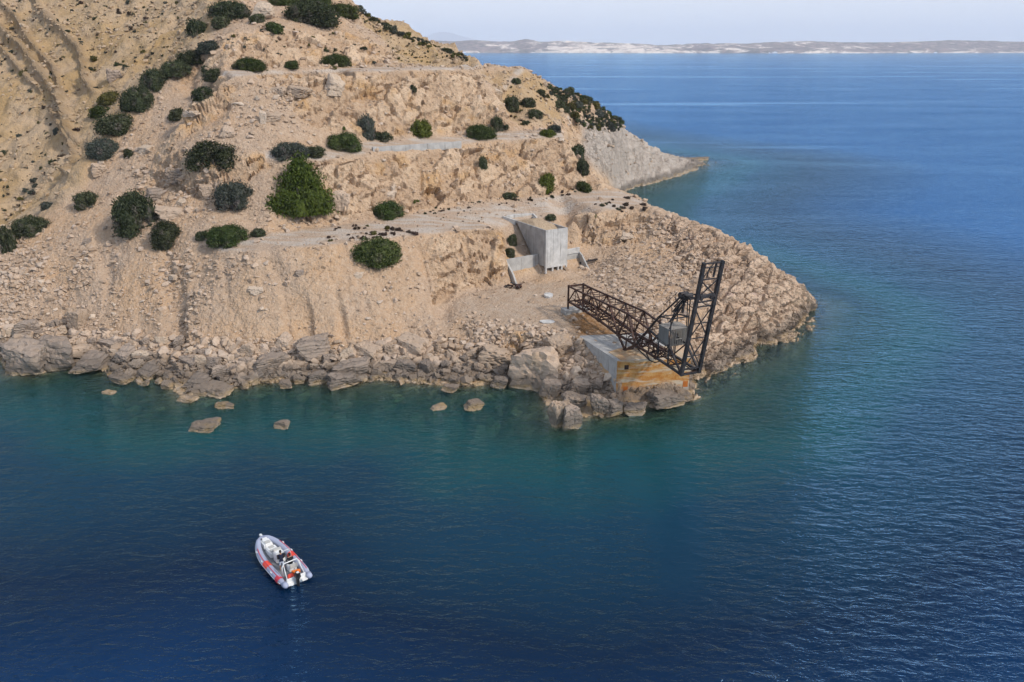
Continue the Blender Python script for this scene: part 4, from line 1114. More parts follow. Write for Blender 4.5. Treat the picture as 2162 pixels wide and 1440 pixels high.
def ico_dirs(sub):
    bm = bmesh.new(); bmesh.ops.create_icosphere(bm, subdivisions=sub, radius=1.0)
    bm.verts.ensure_lookup_table()
    v = np.array([q.co[:] for q in bm.verts]); f = np.array([[q.index for q in t.verts] for t in bm.faces]); bm.free()
    return v / np.linalg.norm(v, axis=1, keepdims=True), f
ICO5, ICOF5 = ico_dirs(4)
ICO2, ICOF2 = ico_dirs(2)
def rock_shape(seed, dirs, planes=11, rough=0.05, blocky=1.0, sharp=26):
    """a broken block: the space inside a set of cleavage planes, edges a little worn"""
    r_ = np.random.RandomState(seed)
    ns = r_.normal(size=(planes, 3))
    base = np.array([[1, 0, 0], [-1, 0, 0], [0, 1, 0], [0, -1, 0], [0, 0, 1], [0, 0, -1]], float) + r_.normal(size=(6, 3)) * 0.22
    ns = np.vstack([ns, base * 1.0]); ns /= np.linalg.norm(ns, axis=1, keepdims=True)
    ds = np.concatenate([r_.uniform(0.82, 1.15, planes), r_.uniform(0.66, 0.85, 6)])
    dot = dirs @ ns.T
    rr_ = np.where(dot > 0.05, ds[None, :] / np.maximum(dot, 0.05), 50.0)
    inv = ((1.0 / rr_) ** sharp).sum(1) ** (1.0 / sharp)
    rad = 1.0 / inv
    q = dirs * rad[:, None]
    o_ = r_.uniform(-50, 50, 3)
    n1_ = fbm(q[:, 0] + o_[0], q[:, 1] + o_[1], q[:, 2] + o_[2], 0.8, 4, seed)
    f1_, f2_, ci, _, _, _ = worley(q[:, 0] * 2.0 + o_[0], q[:, 1] * 2.0 + o_[1], q[:, 2] * 3.2 + o_[2], seed)
    q = q * (1 + rough * n1_ - rough * 1.6 * sstep(0.10, 0, f2_ - f1_) + rough * 1.3 * (ci - 0.5))[:, None]
    return q
PROTO = {}
def proto(kind, k):
    key = (kind, k)
    if key not in PROTO:
        v = rock_shape(100 + k * 7, ICO5, 10 + k % 4, 0.075 + 0.015 * (k % 3), sharp=40)
        ext = np.abs(v).max(0); v = v / ext            # unit half-extents
        me = mesh_np('boulder', v, ICOF5, M_BOULDER[kind], tris=True)
        me.polygons.foreach_set('use_smooth', [False] * len(me.polygons))
        PROTO[key] = me
    return PROTO[key]
rb = random.Random(11)
def boulder(px, py, w, h, kind, label, k=None, depth=None, sink=0.18, group=None, name='boulder', rz=None, tilt=0.12):
    """a rock whose outline in the photograph is w x h pixels round (px, py)"""
    p, r, c = hit(px, py + h * 0.38)
    s = px_per_m(p)
    W, Hh = w / s, h / s
    D = (depth or rb.uniform(0.65, 0.9)) * W
    # the height seen is foreshortened height plus foreshortened depth
    hz_ = max(0.42 * W, (Hh - 0.30 * D) / 0.90)
    o = bpy.data.objects.new(name, proto(kind, rb.randrange(12) if k is None else k)); COL.objects.link(o)
    o.scale = (W / 2 * 1.05, D / 2 * 1.05, hz_ / 2 * 1.15)
    o.location = p + Vector((0, D * 0.25, hz_ / 2 * (1 - 2 * sink)))
    o.rotation_euler = (rb.uniform(-tilt, tilt), rb.uniform(-tilt, tilt), rb.uniform(-0.5, 0.5) if rz is None else rz)
    return tag(o, label, 'boulder' if name == 'boulder' else 'rock', group)

HERO = [
    (55, 752, 98, 88, 'grey', 'huge tilted striated grey slab at the far left waterline'),
    (116, 745, 88, 92, 'grey', 'huge grey boulder with cracked face beside the leftmost slab'),
    (182, 768, 84, 46, 'grey', 'low dark rounded boulder at the water right of the two huge slabs'),
    (172, 740, 52, 40, 'tan', 'rounded boulder resting on the low dark one at left shore'),
    (55, 688, 52, 44, 'grey', 'hollowed grey rock above the leftmost shore slabs'),
    (18, 735, 60, 40, 'grey', 'dark boulder cut by the left edge of the view'),
    (162, 674, 42, 56, 'tan', 'tall layered block standing in scree above the left shore'),
    (230, 722, 52, 32, 'grey', 'flat-topped grey block above the left shore boulders'),
    (260, 748, 50, 46, 'grey', 'dark fluted boulder left of the pinkish block'),
    (282, 768, 44, 26, 'pale', 'pinkish slab lying over the long dark waterline block'),
    (306, 786, 62, 32, 'grey', 'long dark rectangular block lying at the waterline on the left'),
    (252, 803, 52, 18, 'grey', 'flat rock awash just off the left shore'),
    (298, 748, 36, 18, 'pale', 'thin pink slab among the left shore rubble'),
    (400, 760, 52, 32, 'grey', 'dark squat boulder at the foot of the spoil slope'),
    (413, 806, 70, 42, 'grey', 'big dark rough boulder jutting into the water left of centre'),
    (423, 762, 28, 32, 'pale', 'bright cream block wedged above the dark rough boulder'),
    (462, 784, 34, 34, 'grey', 'upright grey block right of the dark rough boulder'),
    (524, 738, 32, 38, 'tan', 'square tan block at the top of the shore rubble'),
    (568, 763, 78, 34, 'grey', 'long mauve slab sloping through the shore rubble'),
    (658, 730, 80, 60, 'grey', 'big layered boulder with banded face at the foot of the slope'),
    (598, 722, 42, 44, 'tan', 'rounded tan boulder left of the big layered one'),
    (582, 742, 30, 24, 'grey', 'cube-shaped grey rock below the rounded tan boulder'),
    (541, 797, 30, 30, 'grey', 'grooved boulder near the water under the mauve slab'),
    (670, 795, 44, 40, 'grey', 'rounded grooved boulder at the water below the layered one'),
    (602, 810, 34, 24, 'tan', 'pale-rimmed rock at the waterline left of the grooved boulder'),
    (740, 778, 92, 42, 'grey', 'long grey slab slanting to the water in mid shore'),
    (722, 806, 74, 26, 'grey', 'flat dark rock at the waterline below the slanting slab'),
    (777, 740, 64, 38, 'tan', 'broken tan block above the long slanting slab'),
    (872, 728, 76, 48, 'tan', 'large smooth wedge-shaped boulder at the foot of the slope'),
    (857, 772, 50, 34, 'grey', 'dark rounded boulder below the wedge-shaped one'),
    (820, 766, 42, 28, 'tan', 'tan boulder left of the dark rounded one near the water'),
    (822, 738, 30, 28, 'tan', 'small pointed block between the broken block and the wedge'),
    (902, 775, 30, 34, 'grey', 'upright striped boulder right of the dark rounded one'),
    (960, 803, 30, 22, 'tan', 'oval tan rock at the waterline in the pebbly cove'),
    (950, 822, 38, 14, 'tan', 'flat rock awash in front of the pebbly cove'),
    (997, 768, 32, 24, 'tan', 'block tilted towards the water beside the leaning slab'),
    (1047, 747, 72, 50, 'tan', 'big smooth leaning slab left of the craggy outcrop'),
    (1055, 807, 38, 32, 'grey', 'round boulder at the water left of the dark cleft'),
    (1085, 790, 28, 48, 'grey', 'dark shaded boulder standing at the edge of the cleft'),
    (1134, 772, 112, 120, 'tan', 'huge pale craggy rock left of the loading block'),
    (1178, 728, 74, 62, 'tan', 'craggy shoulder of rock just below the quay edge'),
    (1163, 820, 48, 50, 'tan', 'smooth tall boulder at the right foot of the craggy rock'),
    (1182, 796, 22, 30, 'tan', 'egg-shaped boulder above the smooth tall one'),
    (1224, 815, 44, 40, 'tan', 'layered block beside the left wall of the loading block'),
    (1213, 845, 62, 46, 'tan', 'broad round boulder behind the split sea rock'),
    (1180, 874, 46, 70, 'tan', 'left half of the split rock standing furthest into the sea'),
    (1206, 880, 42, 66, 'grey', 'right half of the split rock standing furthest into the sea'),
    (1262, 855, 42, 56, 'grey', 'upright rough block at the waterline right of the split rock'),
    (1300, 864, 44, 46, 'grey', 'dark rough boulder under the corner of the loading block'),
    (1262, 812, 28, 26, 'tan', 'drum-shaped boulder against the wall of the loading block'),
    (1340, 862, 52, 34, 'grey', 'dark ledge rock under the front of the loading block'),
    (1402, 846, 82, 34, 'grey', 'long dark ledge rock overhanging the water under the gantry'),
    (1446, 838, 40, 24, 'grey', 'ochre-edged ledge rock at the right corner of the loading block'),
    (184, 508, 19, 15, 'grey', 'lone grey block on the scree below the left bushes'),
    (325, 413, 46, 38, 'grey', 'square grey block beside the large bush on the left slope'),
    (380, 428, 26, 22, 'pale', 'small pale block right of the square grey one'),
    (358, 450, 60, 30, 'tan', 'broad flat slab wedged between two left bushes'),
    (366, 370, 40, 42, 'grey', 'grey-brown boulder below the dome-shaped bush'),
    (308, 313, 38, 24, 'pale', 'white-topped rock high on the left spur'),
    (210, 357, 38, 34, 'tan', 'pointed boulder on the rim of the ravine'),
    (242, 160, 34, 36, 'grey', 'lone cube of rock on the ravine slope'),
    (574, 246, 48, 36, 'tan', 'square face of tan rock in the slope below the upper road'),
    (556, 250, 16, 32, 'pale', 'narrow upright slab beside the square tan face'),
    (626, 192, 54, 26, 'tan', 'long orange slab under the upper road'),
    (590, 192, 28, 28, 'tan', 'cracked block left of the long orange slab'),
    (478, 278, 38, 32, 'tan', 'rounded ochre rock in the upper slope'),
    (405, 238, 36, 18, 'pale', 'flat pale rock beside a small bush on the upper slope'),
    (437, 402, 30, 32, 'tan', 'leaning slab left of the grey round bush'),
    (552, 22, 58, 50, 'pale', 'pale crag sticking up at the top of the hill'),
    (706, 186, 46, 64, 'pale', 'white-faced tall slab in the upper cliff'),
    (720, 425, 38, 54, 'tan', 'tall tan slab beside the big juniper'),
    (1322, 498, 36, 18, 'pale', 'pale block at the foot of the rock step right of the hopper'),
    (540, 612, 34, 18, 'pale', 'yellow rectangular block on the spoil slope'),
    (632, 575, 22, 16, 'grey', 'small grey block in the spoil slope runnels'),
    (757, 580, 20, 16, 'pale', 'pale block on the slope below the round bush'),
    (365, 585, 24, 16, 'pale', 'pale block lying on the left spoil slope'),
    (373, 570, 14, 18, 'tan', 'orange block lying just above the pale one on the left slope'),
]
for px, py, w, h, kd_, lb in HERO:
    boulder(px, py, w, h, kd_, lb)
for px, py, w, h, kd_, lb in [
        (597, 893, 36, 30, 'tan', 'pointed orange rock standing alone in the shallows'),
        (1000, 853, 42, 32, 'tan', 'pyramid-shaped rock standing in the cove shallows'),
        (925, 860, 38, 14, 'tan', 'low rock breaking the surface left of the pyramid rock'),
        (425, 902, 68, 22, 'grey', 'broad rock just under the surface off the left shore'),
        (228, 828, 30, 10, 'tan', 'tiny rock awash off the left shore'),
        (470, 856, 46, 16, 'grey', 'submerged mottled rock off the dark rough boulder'),
        (392, 843, 46, 14, 'tan', 'flat ochre shelf rock at the left waterline'),
        (1466, 333, 76, 7, 'tan', 'long flat reef rock off the tip of the far cape'),
        (445, 828, 90, 14, 'tan', 'long pale shelf rock at the foot of the dark rough boulder')]:
    o = boulder(px, py, w, h, kd_, lb, sink=0.52 if h < 24 else 0.28, name='sea_rock')
    if h < 9: o.scale = (o.scale[0], o.scale[1] * 0.45, 0.9); o.location.z = 0.0; o.rotation_euler = (0, 0, 0.1)

rw2 = random.Random(77)
for i in range(46):
    for _ in range(30):
        x_, y_ = rw2.uniform(230, 1120), rw2.uniform(818, 925)
        w_ = rw2.uniform(20, 46)
        if y_ > 850 + 60 * math.sin(x_ * 0.008) ** 2: continue
        break
    p_, _, _ = hit(x_, y_)
    if p_.z > 0.3: continue
    gz = ground(p_.x, p_.y); sz = w_ / px_per_m(p_)
    o = bpy.data.objects.new('sunken_rock', proto(rw2.choice(['tan', 'grey']), rw2.randrange(12))); COL.objects.link(o)
    top = -0.12 - 0.5 * rw2.random(); hz2 = max(0.25, (top - gz) / 2 + 0.2)
    o.scale = (sz / 2, sz / 2 * 0.8, hz2); o.rotation_euler = (rw2.uniform(-.15, .15), rw2.uniform(-.15, .15), rw2.uniform(0, 6.28))
    o.location = (p_.x, p_.y, top - hz2)
    tag(o, 'one of the sunken rocks glimpsed through the clear shallows off the shore', 'rock', 'sunken rocks in the shallows')
# the rest of the jumble along the shore: many alike
def jumble(n, poly, smin, smax, kinds, label, group, seed, smooth=1.7):
    r_ = random.Random(seed)
    xs = [q[0] for q in poly]; ys = [q[1] for q in poly]
    done = 0; tries = 0; placed = []
    while done < n and tries < n * 60:
        tries += 1
        x_, y_ = r_.uniform(min(xs), max(xs)), r_.uniform(min(ys), max(ys))
        if not in_poly(np.array([x_]), np.array([y_]), poly)[0]: continue
        s_ = smin + (smax - smin) * r_.random() ** smooth
        if any((x_ - a) ** 2 + (y_ - b) ** 2 < (0.31 * (s_ + c)) ** 2 for a, b, c in placed): continue
        if any(abs(x_ - q[0]) < q[2] * 0.42 and abs(y_ - q[1]) < q[3] * 0.40 for q in HERO): continue
        placed.append((x_, y_, s_)); done += 1
        boulder(x_, y_, s_, s_ * r_.uniform(0.62, 0.95), r_.choice(kinds), label, group=group, tilt=0.5, rz=r_.uniform(0, 6.28))
jumble(88, [(0, 690), (120, 680), (300, 710), (520, 735), (520, 822), (400, 826), (240, 800), (200, 780), (0, 740)], 14, 34, ['grey', 'tan', 'grey', 'pale'],
       'one of the many loose boulders heaped along the left half of the shore', 'boulders heaped along the left shore', 21)
jumble(84, [(520, 735), (700, 742), (900, 730), (1080, 735), (1085, 800), (1000, 812), (800, 800), (560, 806)], 14, 34, ['tan', 'tan', 'grey', 'pale'],
       'one of the many loose boulders heaped along the middle of the shore', 'boulders heaped along the middle shore', 22)
jumble(50, [(1090, 712), (1200, 706), (1235, 720), (1290, 810), (1270, 880), (1200, 840), (1150, 840)], 12, 30, ['tan', 'tan', 'pale', 'grey'],
       'one of the loose boulders tumbled between the craggy rock and the loading block', 'boulders tumbled left of the loading block', 23)

# scree: stones past counting, one mesh
def stone_shapes(n):
    out = []
    for k in range(n):
        v = rock_shape(500 + k, ICO2[:], 6, 0.0, sharp=40)
        # coarse: keep a 12-20 corner hull
        r_ = np.random.RandomState(k)
        pick = r_.permutation(len(v))[:15]
        bm = bmesh.new()
        for q in v[pick]: bm.verts.new(q)
        res = bmesh.ops.convex_hull(bm, input=bm.verts[:])
        dead = [g for g in res['geom_interior'] if isinstance(g, bmesh.types.BMVert)] + [g for g in res['geom_unused'] if isinstance(g, bmesh.types.BMVert)]
        bmesh.ops.delete(bm, geom=list(set(dead)), context='VERTS')
        bmesh.ops.triangulate(bm, faces=bm.faces[:])
        bm.verts.index_update(); bm.verts.ensure_lookup_table()
        vv = np.array([q.co[:] for q in bm.verts]); ff = np.array([[q.index for q in t.verts] for t in bm.faces]); bm.free()
        out.append((vv, ff))
    return out
STONES = stone_shapes(14)
def stone_material():
    N = NT('scree_stone')
    P_ = N.pos()
    isl = N.n('NewGeometry').outputs['Random Per Island']
    col = N.ramp(isl, [(0.0, (0.30, 0.215, 0.15)), (0.3, (0.42, 0.31, 0.22)), (0.65, (0.50, 0.375, 0.275)), (0.9, (0.46, 0.36, 0.28)), (1.0, (0.56, 0.45, 0.345))])
    col = N.mix(N.math('MULTIPLY', N.attr('ochre_tone'), 0.5), col, (0.36, 0.26, 0.15))
    col = N.mix(N.rng(N.noise(P_, 3.0, 4), 0.5, 0.7, 0.0, 0.4), col, (0.24, 0.18, 0.13))
    col = tide_colour(N, col)
    N.principled(col, 0.93, N.bump(N.noise(P_, 6.0, 3), 0.5, 0.05), spec=0.12)
    return N.m
def dens_poly(poly, w, v): return v * soft_poly(PX, PY, poly, w)
den = 0.22 * scree + 0.10 * rock + 0.05 * road + 0.10 * quay + 0.06 * farcape
den = den + 0.12 * ochre * inside
for poly, w, v in [
        ([(-80, 560), (140, 560), (330, 640), (470, 690), (480, 760), (-80, 720)], 30, 2.2),
        ([(0, 500), (180, 480), (200, 600), (0, 600)], 25, 1.4),
        ([(0, 690), (500, 720), (900, 720), (1090, 720), (1090, 810), (500, 830), (0, 800)], 12, 3.4),
        ([(270, 560), (420, 520), (520, 560), (420, 660), (330, 640)], 25, 1.0),
        ([(290, 360), (460, 350), (480, 450), (400, 480), (280, 460)], 20, 1.6),
        ([(985, 655), (1050, 680), (1220, 705), (1290, 800), (1200, 830), (1080, 740), (980, 720)], 10, 3.4),
        ([(1230, 560), (1400, 540), (1500, 620), (1440, 720), (1300, 670), (1250, 610)], 20, 3.2),
        ([(1240, 500), (1400, 460), (1560, 520), (1480, 600), (1300, 560)], 20, 1.3),
        ([(640, 440), (720, 440), (720, 470), (600, 480)], 8, 1.5),
        ([(410, 560), (560, 540), (600, 640), (420, 640)], 20, 0.8),
        ([(500, 180), (640, 180), (640, 290), (460, 290)], 15, 1.4)]:
    den = den + dens_poly(poly, w, v) * near * inside
den = den * (0.35 + 1.3 * sstep(-0.2, 0.5, fbm(x, y, z, 6, 3, 95)))
area = np.gradient(GY, axis=0) * np.gradient(GX, axis=1) / np.clip(NRM[..., 2], 0.35, 1)
den = den * inside * (GY < 260) * (PX > -120) * (PX < 1800) * (PY > -60) * (GY > 74)
wgt = (den * area).ravel(); wgt /= wgt.sum()
shorez = (in_poly(PX, PY, [(0, 690), (500, 720), (900, 720), (1090, 720), (1300, 800), (1200, 850), (500, 830), (0, 800)]) & near & (BASE_Z < 4.5)).ravel()
rs = np.random.RandomState(5)
NST = 25000
idx = rs.choice(len(wgt), NST, p=wgt)
VV, FF, OT, nv = [], [], [], 0
slp = slope.ravel(); occ = ochre.ravel()
for i_ in idx:
    s_ = 0.11 + 0.055 / (rs.random_sample() + 0.07) 
    s_ = min(s_ * (1.35 if shorez[i_] else 1.0), 0.95 if shorez[i_] else 0.62) * (1.0 + 0.004 * max(0, VT[i_, 1] - 110))
    vv, ff = STONES[rs.randint(len(STONES))]
    a_ = rs.uniform(0, 6.28); c_, s2_ = math.cos(a_), math.sin(a_)
    sx, sy, sz = s_ * rs.uniform(0.75, 1.3), s_ * rs.uniform(0.6, 1.0), s_ * rs.uniform(0.4, 0.8)
    q = vv * (sx, sy, sz)
    t_ = rs.uniform(-0.6, 0.6); ct, st_ = math.cos(t_), math.sin(t_)
    q = np.stack([q[:, 0], q[:, 1] * ct - q[:, 2] * st_, q[:, 1] * st_ + q[:, 2] * ct], 1)
    q = np.stack([q[:, 0] * c_ - q[:, 1] * s2_, q[:, 0] * s2_ + q[:, 1] * c_, q[:, 2]], 1)
    p_ = VT[i_] + (rs.uniform(-.12, .12), rs.uniform(-.12, .12), sz * 0.30)
    VV.append(q + p_); FF.append(ff + nv); nv += len(vv); OT.append(np.full(len(vv), occ[i_]))
me = mesh_np('scree_stones', np.vstack(VV), np.vstack(FF), stone_material(), tris=True)
me.polygons.foreach_set('use_smooth', [False] * len(me.polygons))
fattr(me, 'ochre_tone', np.concatenate(OT))
tag(link_mesh('scree_stones', me), 'loose stones and rubble strewn over the slopes and quay', 'stones', kind='stuff')
# ------------------------------------------------------------------ bushes
def leaf_material(name, a, b, c, dry=0.0):
    N = NT(name)
    isl = N.n('NewGeometry').outputs['Random Per Island']
    oi = N.n('ObjectInfo').outputs['Random']
    ob = N.obj()
    cl = N.noise(ob, 1.6, 3)
    col = N.ramp(isl, [(0.0, a), (0.55, b), (1.0, c)])
    col = N.mix(N.rng(cl, 0.42, 0.68, 0.0, 0.45), col, c)
    hsv = N.n('HueSaturation'); N.set(hsv.inputs['Color'], col)
    N.set(hsv.inputs['Value'], N.rng(oi, 0, 1, 0.78, 1.2)); N.set(hsv.inputs['Hue'], N.rng(N.math('FRACT', N.math('MULTIPLY', oi, 7.3)), 0, 1, 0.485, 0.512))
    if dry:
        col2 = N.mix(N.rng(N.noise(ob, 2.3, 3), 0.56, 0.68, 0.0, dry), hsv.outputs[0], (0.20, 0.16, 0.15))
    else: col2 = hsv.outputs[0]
    d = N.n('BsdfDiffuse'); N.set(d.inputs[0], col2)
    t = N.n('BsdfTranslucent'); N.set(t.inputs[0], col2)
    m = N.n('MixShader'); m.inputs[0].default_value = 0.25
    N.t.links.new(d.outputs[0], m.inputs[1]); N.t.links.new(t.outputs[0], m.inputs[2]); N.t.links.new(m.outputs[0], N.out.inputs[0])
    return N.m
LEAF = {'dark': leaf_material('dark_green_leaves', (0.022, 0.030, 0.016), (0.054, 0.066, 0.034), (0.115, 0.125, 0.072), 0.5),
        'grey': leaf_material('grey_green_leaves', (0.040, 0.050, 0.040), (0.070, 0.080, 0.064), (0.12, 0.13, 0.105), 0.6),
        'green': leaf_material('fresh_green_leaves', (0.024, 0.040, 0.013), (0.060, 0.086, 0.028), (0.12, 0.145, 0.055), 0.3),
        'bright': leaf_material('yellow_green_leaves', (0.045, 0.062, 0.014), (0.085, 0.108, 0.024), (0.135, 0.16, 0.04)),
        'olive': leaf_material('olive_scrub_leaves', (0.055, 0.055, 0.018), (0.11, 0.105, 0.035), (0.17, 0.15, 0.055)),
        'brown': leaf_material('dry_brown_twigs', (0.050, 0.034, 0.028), (0.085, 0.060, 0.048), (0.13, 0.095, 0.07))}
def bark():
    N = NT('grey_bark')
    N.principled(N.mix(N.noise(N.pos(), 6, 3), (0.09, 0.07, 0.055), (0.20, 0.165, 0.13)), 0.9)
    return N.m
M_BARK = bark()
def crown(seed, n, leaf, lobes=10, flat=0.0, cone=False):
    """a lumpy dome in a unit box (x, y in -1..1, z 0..1): lobes of leaf sprays, uneven outline"""
    r_ = np.random.RandomState(seed)
    L_ = []
    for k in range(lobes):
        an = r_.uniform(0, 6.28); rd = math.sqrt(r_.uniform(0, 1)) * 0.72
        cx_, cy_ = math.cos(an) * rd, math.sin(an) * rd
        top = (0.95 - 0.55 * rd ** 2) if not cone else (1.0 - 0.85 * rd)
        rz = r_.uniform(0.22, 0.36); rx_ = r_.uniform(0.26, 0.44) * (1 - 0.25 * rd)
        L_.append((cx_, cy_, max(0.12, top - rz * r_.uniform(0.8, 1.2)), rx_, rz))
        L_.append((cx_ * 1.02, cy_ * 1.02, max(0.10, (top - rz) * r_.uniform(0.2, 0.6)), rx_ * 1.05, rz))
    if cone: L_.append((0.0, 0.0, 0.80, 0.30, 0.24)); L_.append((0.05, 0, 0.55, 0.5, 0.3))
    L_ = np.array(L_)
    wsel = L_[:, 3] ** 2; wsel /= wsel.sum()
    k = r_.choice(len(L_), n, p=wsel)
    d = r_.normal(size=(n, 3)); d /= np.linalg.norm(d, axis=1, keepdims=True)
    rad = np.where(r_.random_sample(n) < 0.7, r_.uniform(0.78, 1.2, n) + 0.12 * (r_.random_sample(n) > 0.93), r_.uniform(0.5, 0.9, n))
    c = L_[k, :3] + d * rad[:, None] * np.stack([L_[k, 3], L_[k, 3], L_[k, 4]], 1)
    c += r_.normal(size=(n, 3)) * 0.012
    keep = c[:, 2] > 0.0
    c, d = c[keep], d[keep]; n = len(c)
    nn = d + r_.normal(size=(n, 3)) * 0.9 + (0, 0, 0.25); nn /= np.linalg.norm(nn, axis=1, keepdims=True)
    t = np.cross(nn, r_.normal(size=(n, 3))); t /= np.linalg.norm(t, axis=1, keepdims=True)
    b = np.cross(nn, t)
    s = leaf * r_.uniform(0.6, 1.5, n)[:, None]
    v = np.stack([c - t * s, c - b * s * 0.55, c + t * s * 1.1, c + b * s * 0.55], 1).reshape(-1, 3)
    q = np.arange(n * 4).reshape(n, 4)
    # dense twiggy heart
    dd, ff = ICO2, ICOF2
    core_v, core_f, off = [], [], 0
    for l in L_:
        cv = l[:3] + dd * (1 + 0.25 * r_.normal(size=(len(dd), 1))) * (l[3] * 0.66, l[3] * 0.66, l[4] * 0.66)
        cv[:, 2] = np.maximum(cv[:, 2], 0.0)
        core_v.append(cv); core_f.append(ff + off); off += len(dd)
    return v, q, np.vstack(core_v), np.vstack(core_f)
CROWNS = {}
def crown_mesh(kind, shape, k):
    key = (kind, shape, k)
    if key in CROWNS: return CROWNS[key]
    n, leaf, lobes, cone = {'big': (15000, 0.034, 15, False), 'cone': (18000, 0.030, 16, True), 'mid': (4500, 0.058, 10, False), 'small': (520, 0.13, 5, False)}[shape]
    v, q, cv, cf = crown(37 + k * 13 + len(shape), n, leaf, lobes, cone=cone)
    me = bpy.data.meshes.new('foliage')
    n0, n1_ = len(v), len(cv)
    me.vertices.add(n0 + n1_); me.vertices.foreach_set('co', np.vstack([v, cv]).astype(np.float32).ravel())
    lp = np.concatenate([q.ravel(), (cf + n0).ravel()]).astype(np.int32)
    me.loops.add(len(lp)); me.loops.foreach_set('vertex_index', lp)
    me.polygons.add(len(q) + len(cf))
    me.polygons.foreach_set('loop_start', np.concatenate([np.arange(len(q)) * 4, len(q) * 4 + np.arange(len(cf)) * 3]).astype(np.int32))
    me.update(calc_edges=True)
    me.polygons.foreach_set('use_smooth', [False] * len(me.polygons))
    me.materials.append(LEAF[kind]); CROWNS[key] = me
    return me
def stem_mesh():
    bm = bmesh.new()
    for i in range(7):
        an = i * 0.9; tip = Vector((math.cos(an) * 0.55, math.sin(an) * 0.5, 0.36 + 0.06 * (i % 3)))
        b0 = Vector((math.cos(an) * 0.05, math.sin(an) * 0.05, -0.12))
        ax = (tip - b0).normalized(); sd_ = ax.orthogonal().normalized(); up_ = ax.cross(sd_)
        r0, r1 = 0.05, 0.015
        ra = [bm.verts.new(b0 + (sd_ * math.cos(j * 1.2566) + up_ * math.sin(j * 1.2566)) * r0) for j in range(5)]
        rb_ = [bm.verts.new(tip + (sd_ * math.cos(j * 1.2566) + up_ * math.sin(j * 1.2566)) * r1) for j in range(5)]
        for j in range(5): bm.faces.new((ra[j], ra[(j + 1) % 5], rb_[(j + 1) % 5], rb_[j]))
        bm.faces.new(rb_)
    me = bpy.data.meshes.new('stem'); bm.to_mesh(me); bm.free(); me.materials.append(M_BARK)
    return me
STEM = stem_mesh()
rp = random.Random(5)
def bush(px, py, w, h, kind, label, shape=None, group=None, name='bush', rz=None, dep=None, parts=True):
    """a bush whose outline in the photograph is w x h pixels round (px, py), rooted where its foot meets the ground"""
    p, r, c = hit(px, min(py + h * 0.36, 1430))
    for _ in range(8):
        if p.y < 262 and p.z > 1.2: break
        py += 3; p, r, c = hit(px, py + h * 0.36)
    if p.y >= 262 or p.z <= 1.2: return None
    s = px_per_m(p)
    W, Hh = w / s, h / s
    D = (dep or 0.9) * W
    Hz = max(0.42 * W, (Hh - 0.28 * D) / 0.92)
    shape = shape or ('big' if w > 60 else 'mid' if w > 22 else 'small')
    k = rp.randrange(3 if shape in ('big', 'mid') else 4)
    root = empty(name, p + Vector((0, D * 0.22, -0.12 * Hz)), rp.uniform(0, 6.28) if rz is None else rz)
    root.scale = (W / 2 * 1.16, D / 2 * 1.16, Hz * 1.12)
    tag(root, label, 'bush', group)
    f = bpy.data.objects.new('foliage', crown_mesh(kind, shape, k)); COL.objects.link(f); f.parent = root
    if parts:
        st = bpy.data.objects.new('stem', STEM); COL.objects.link(st); st.parent = root
    return root
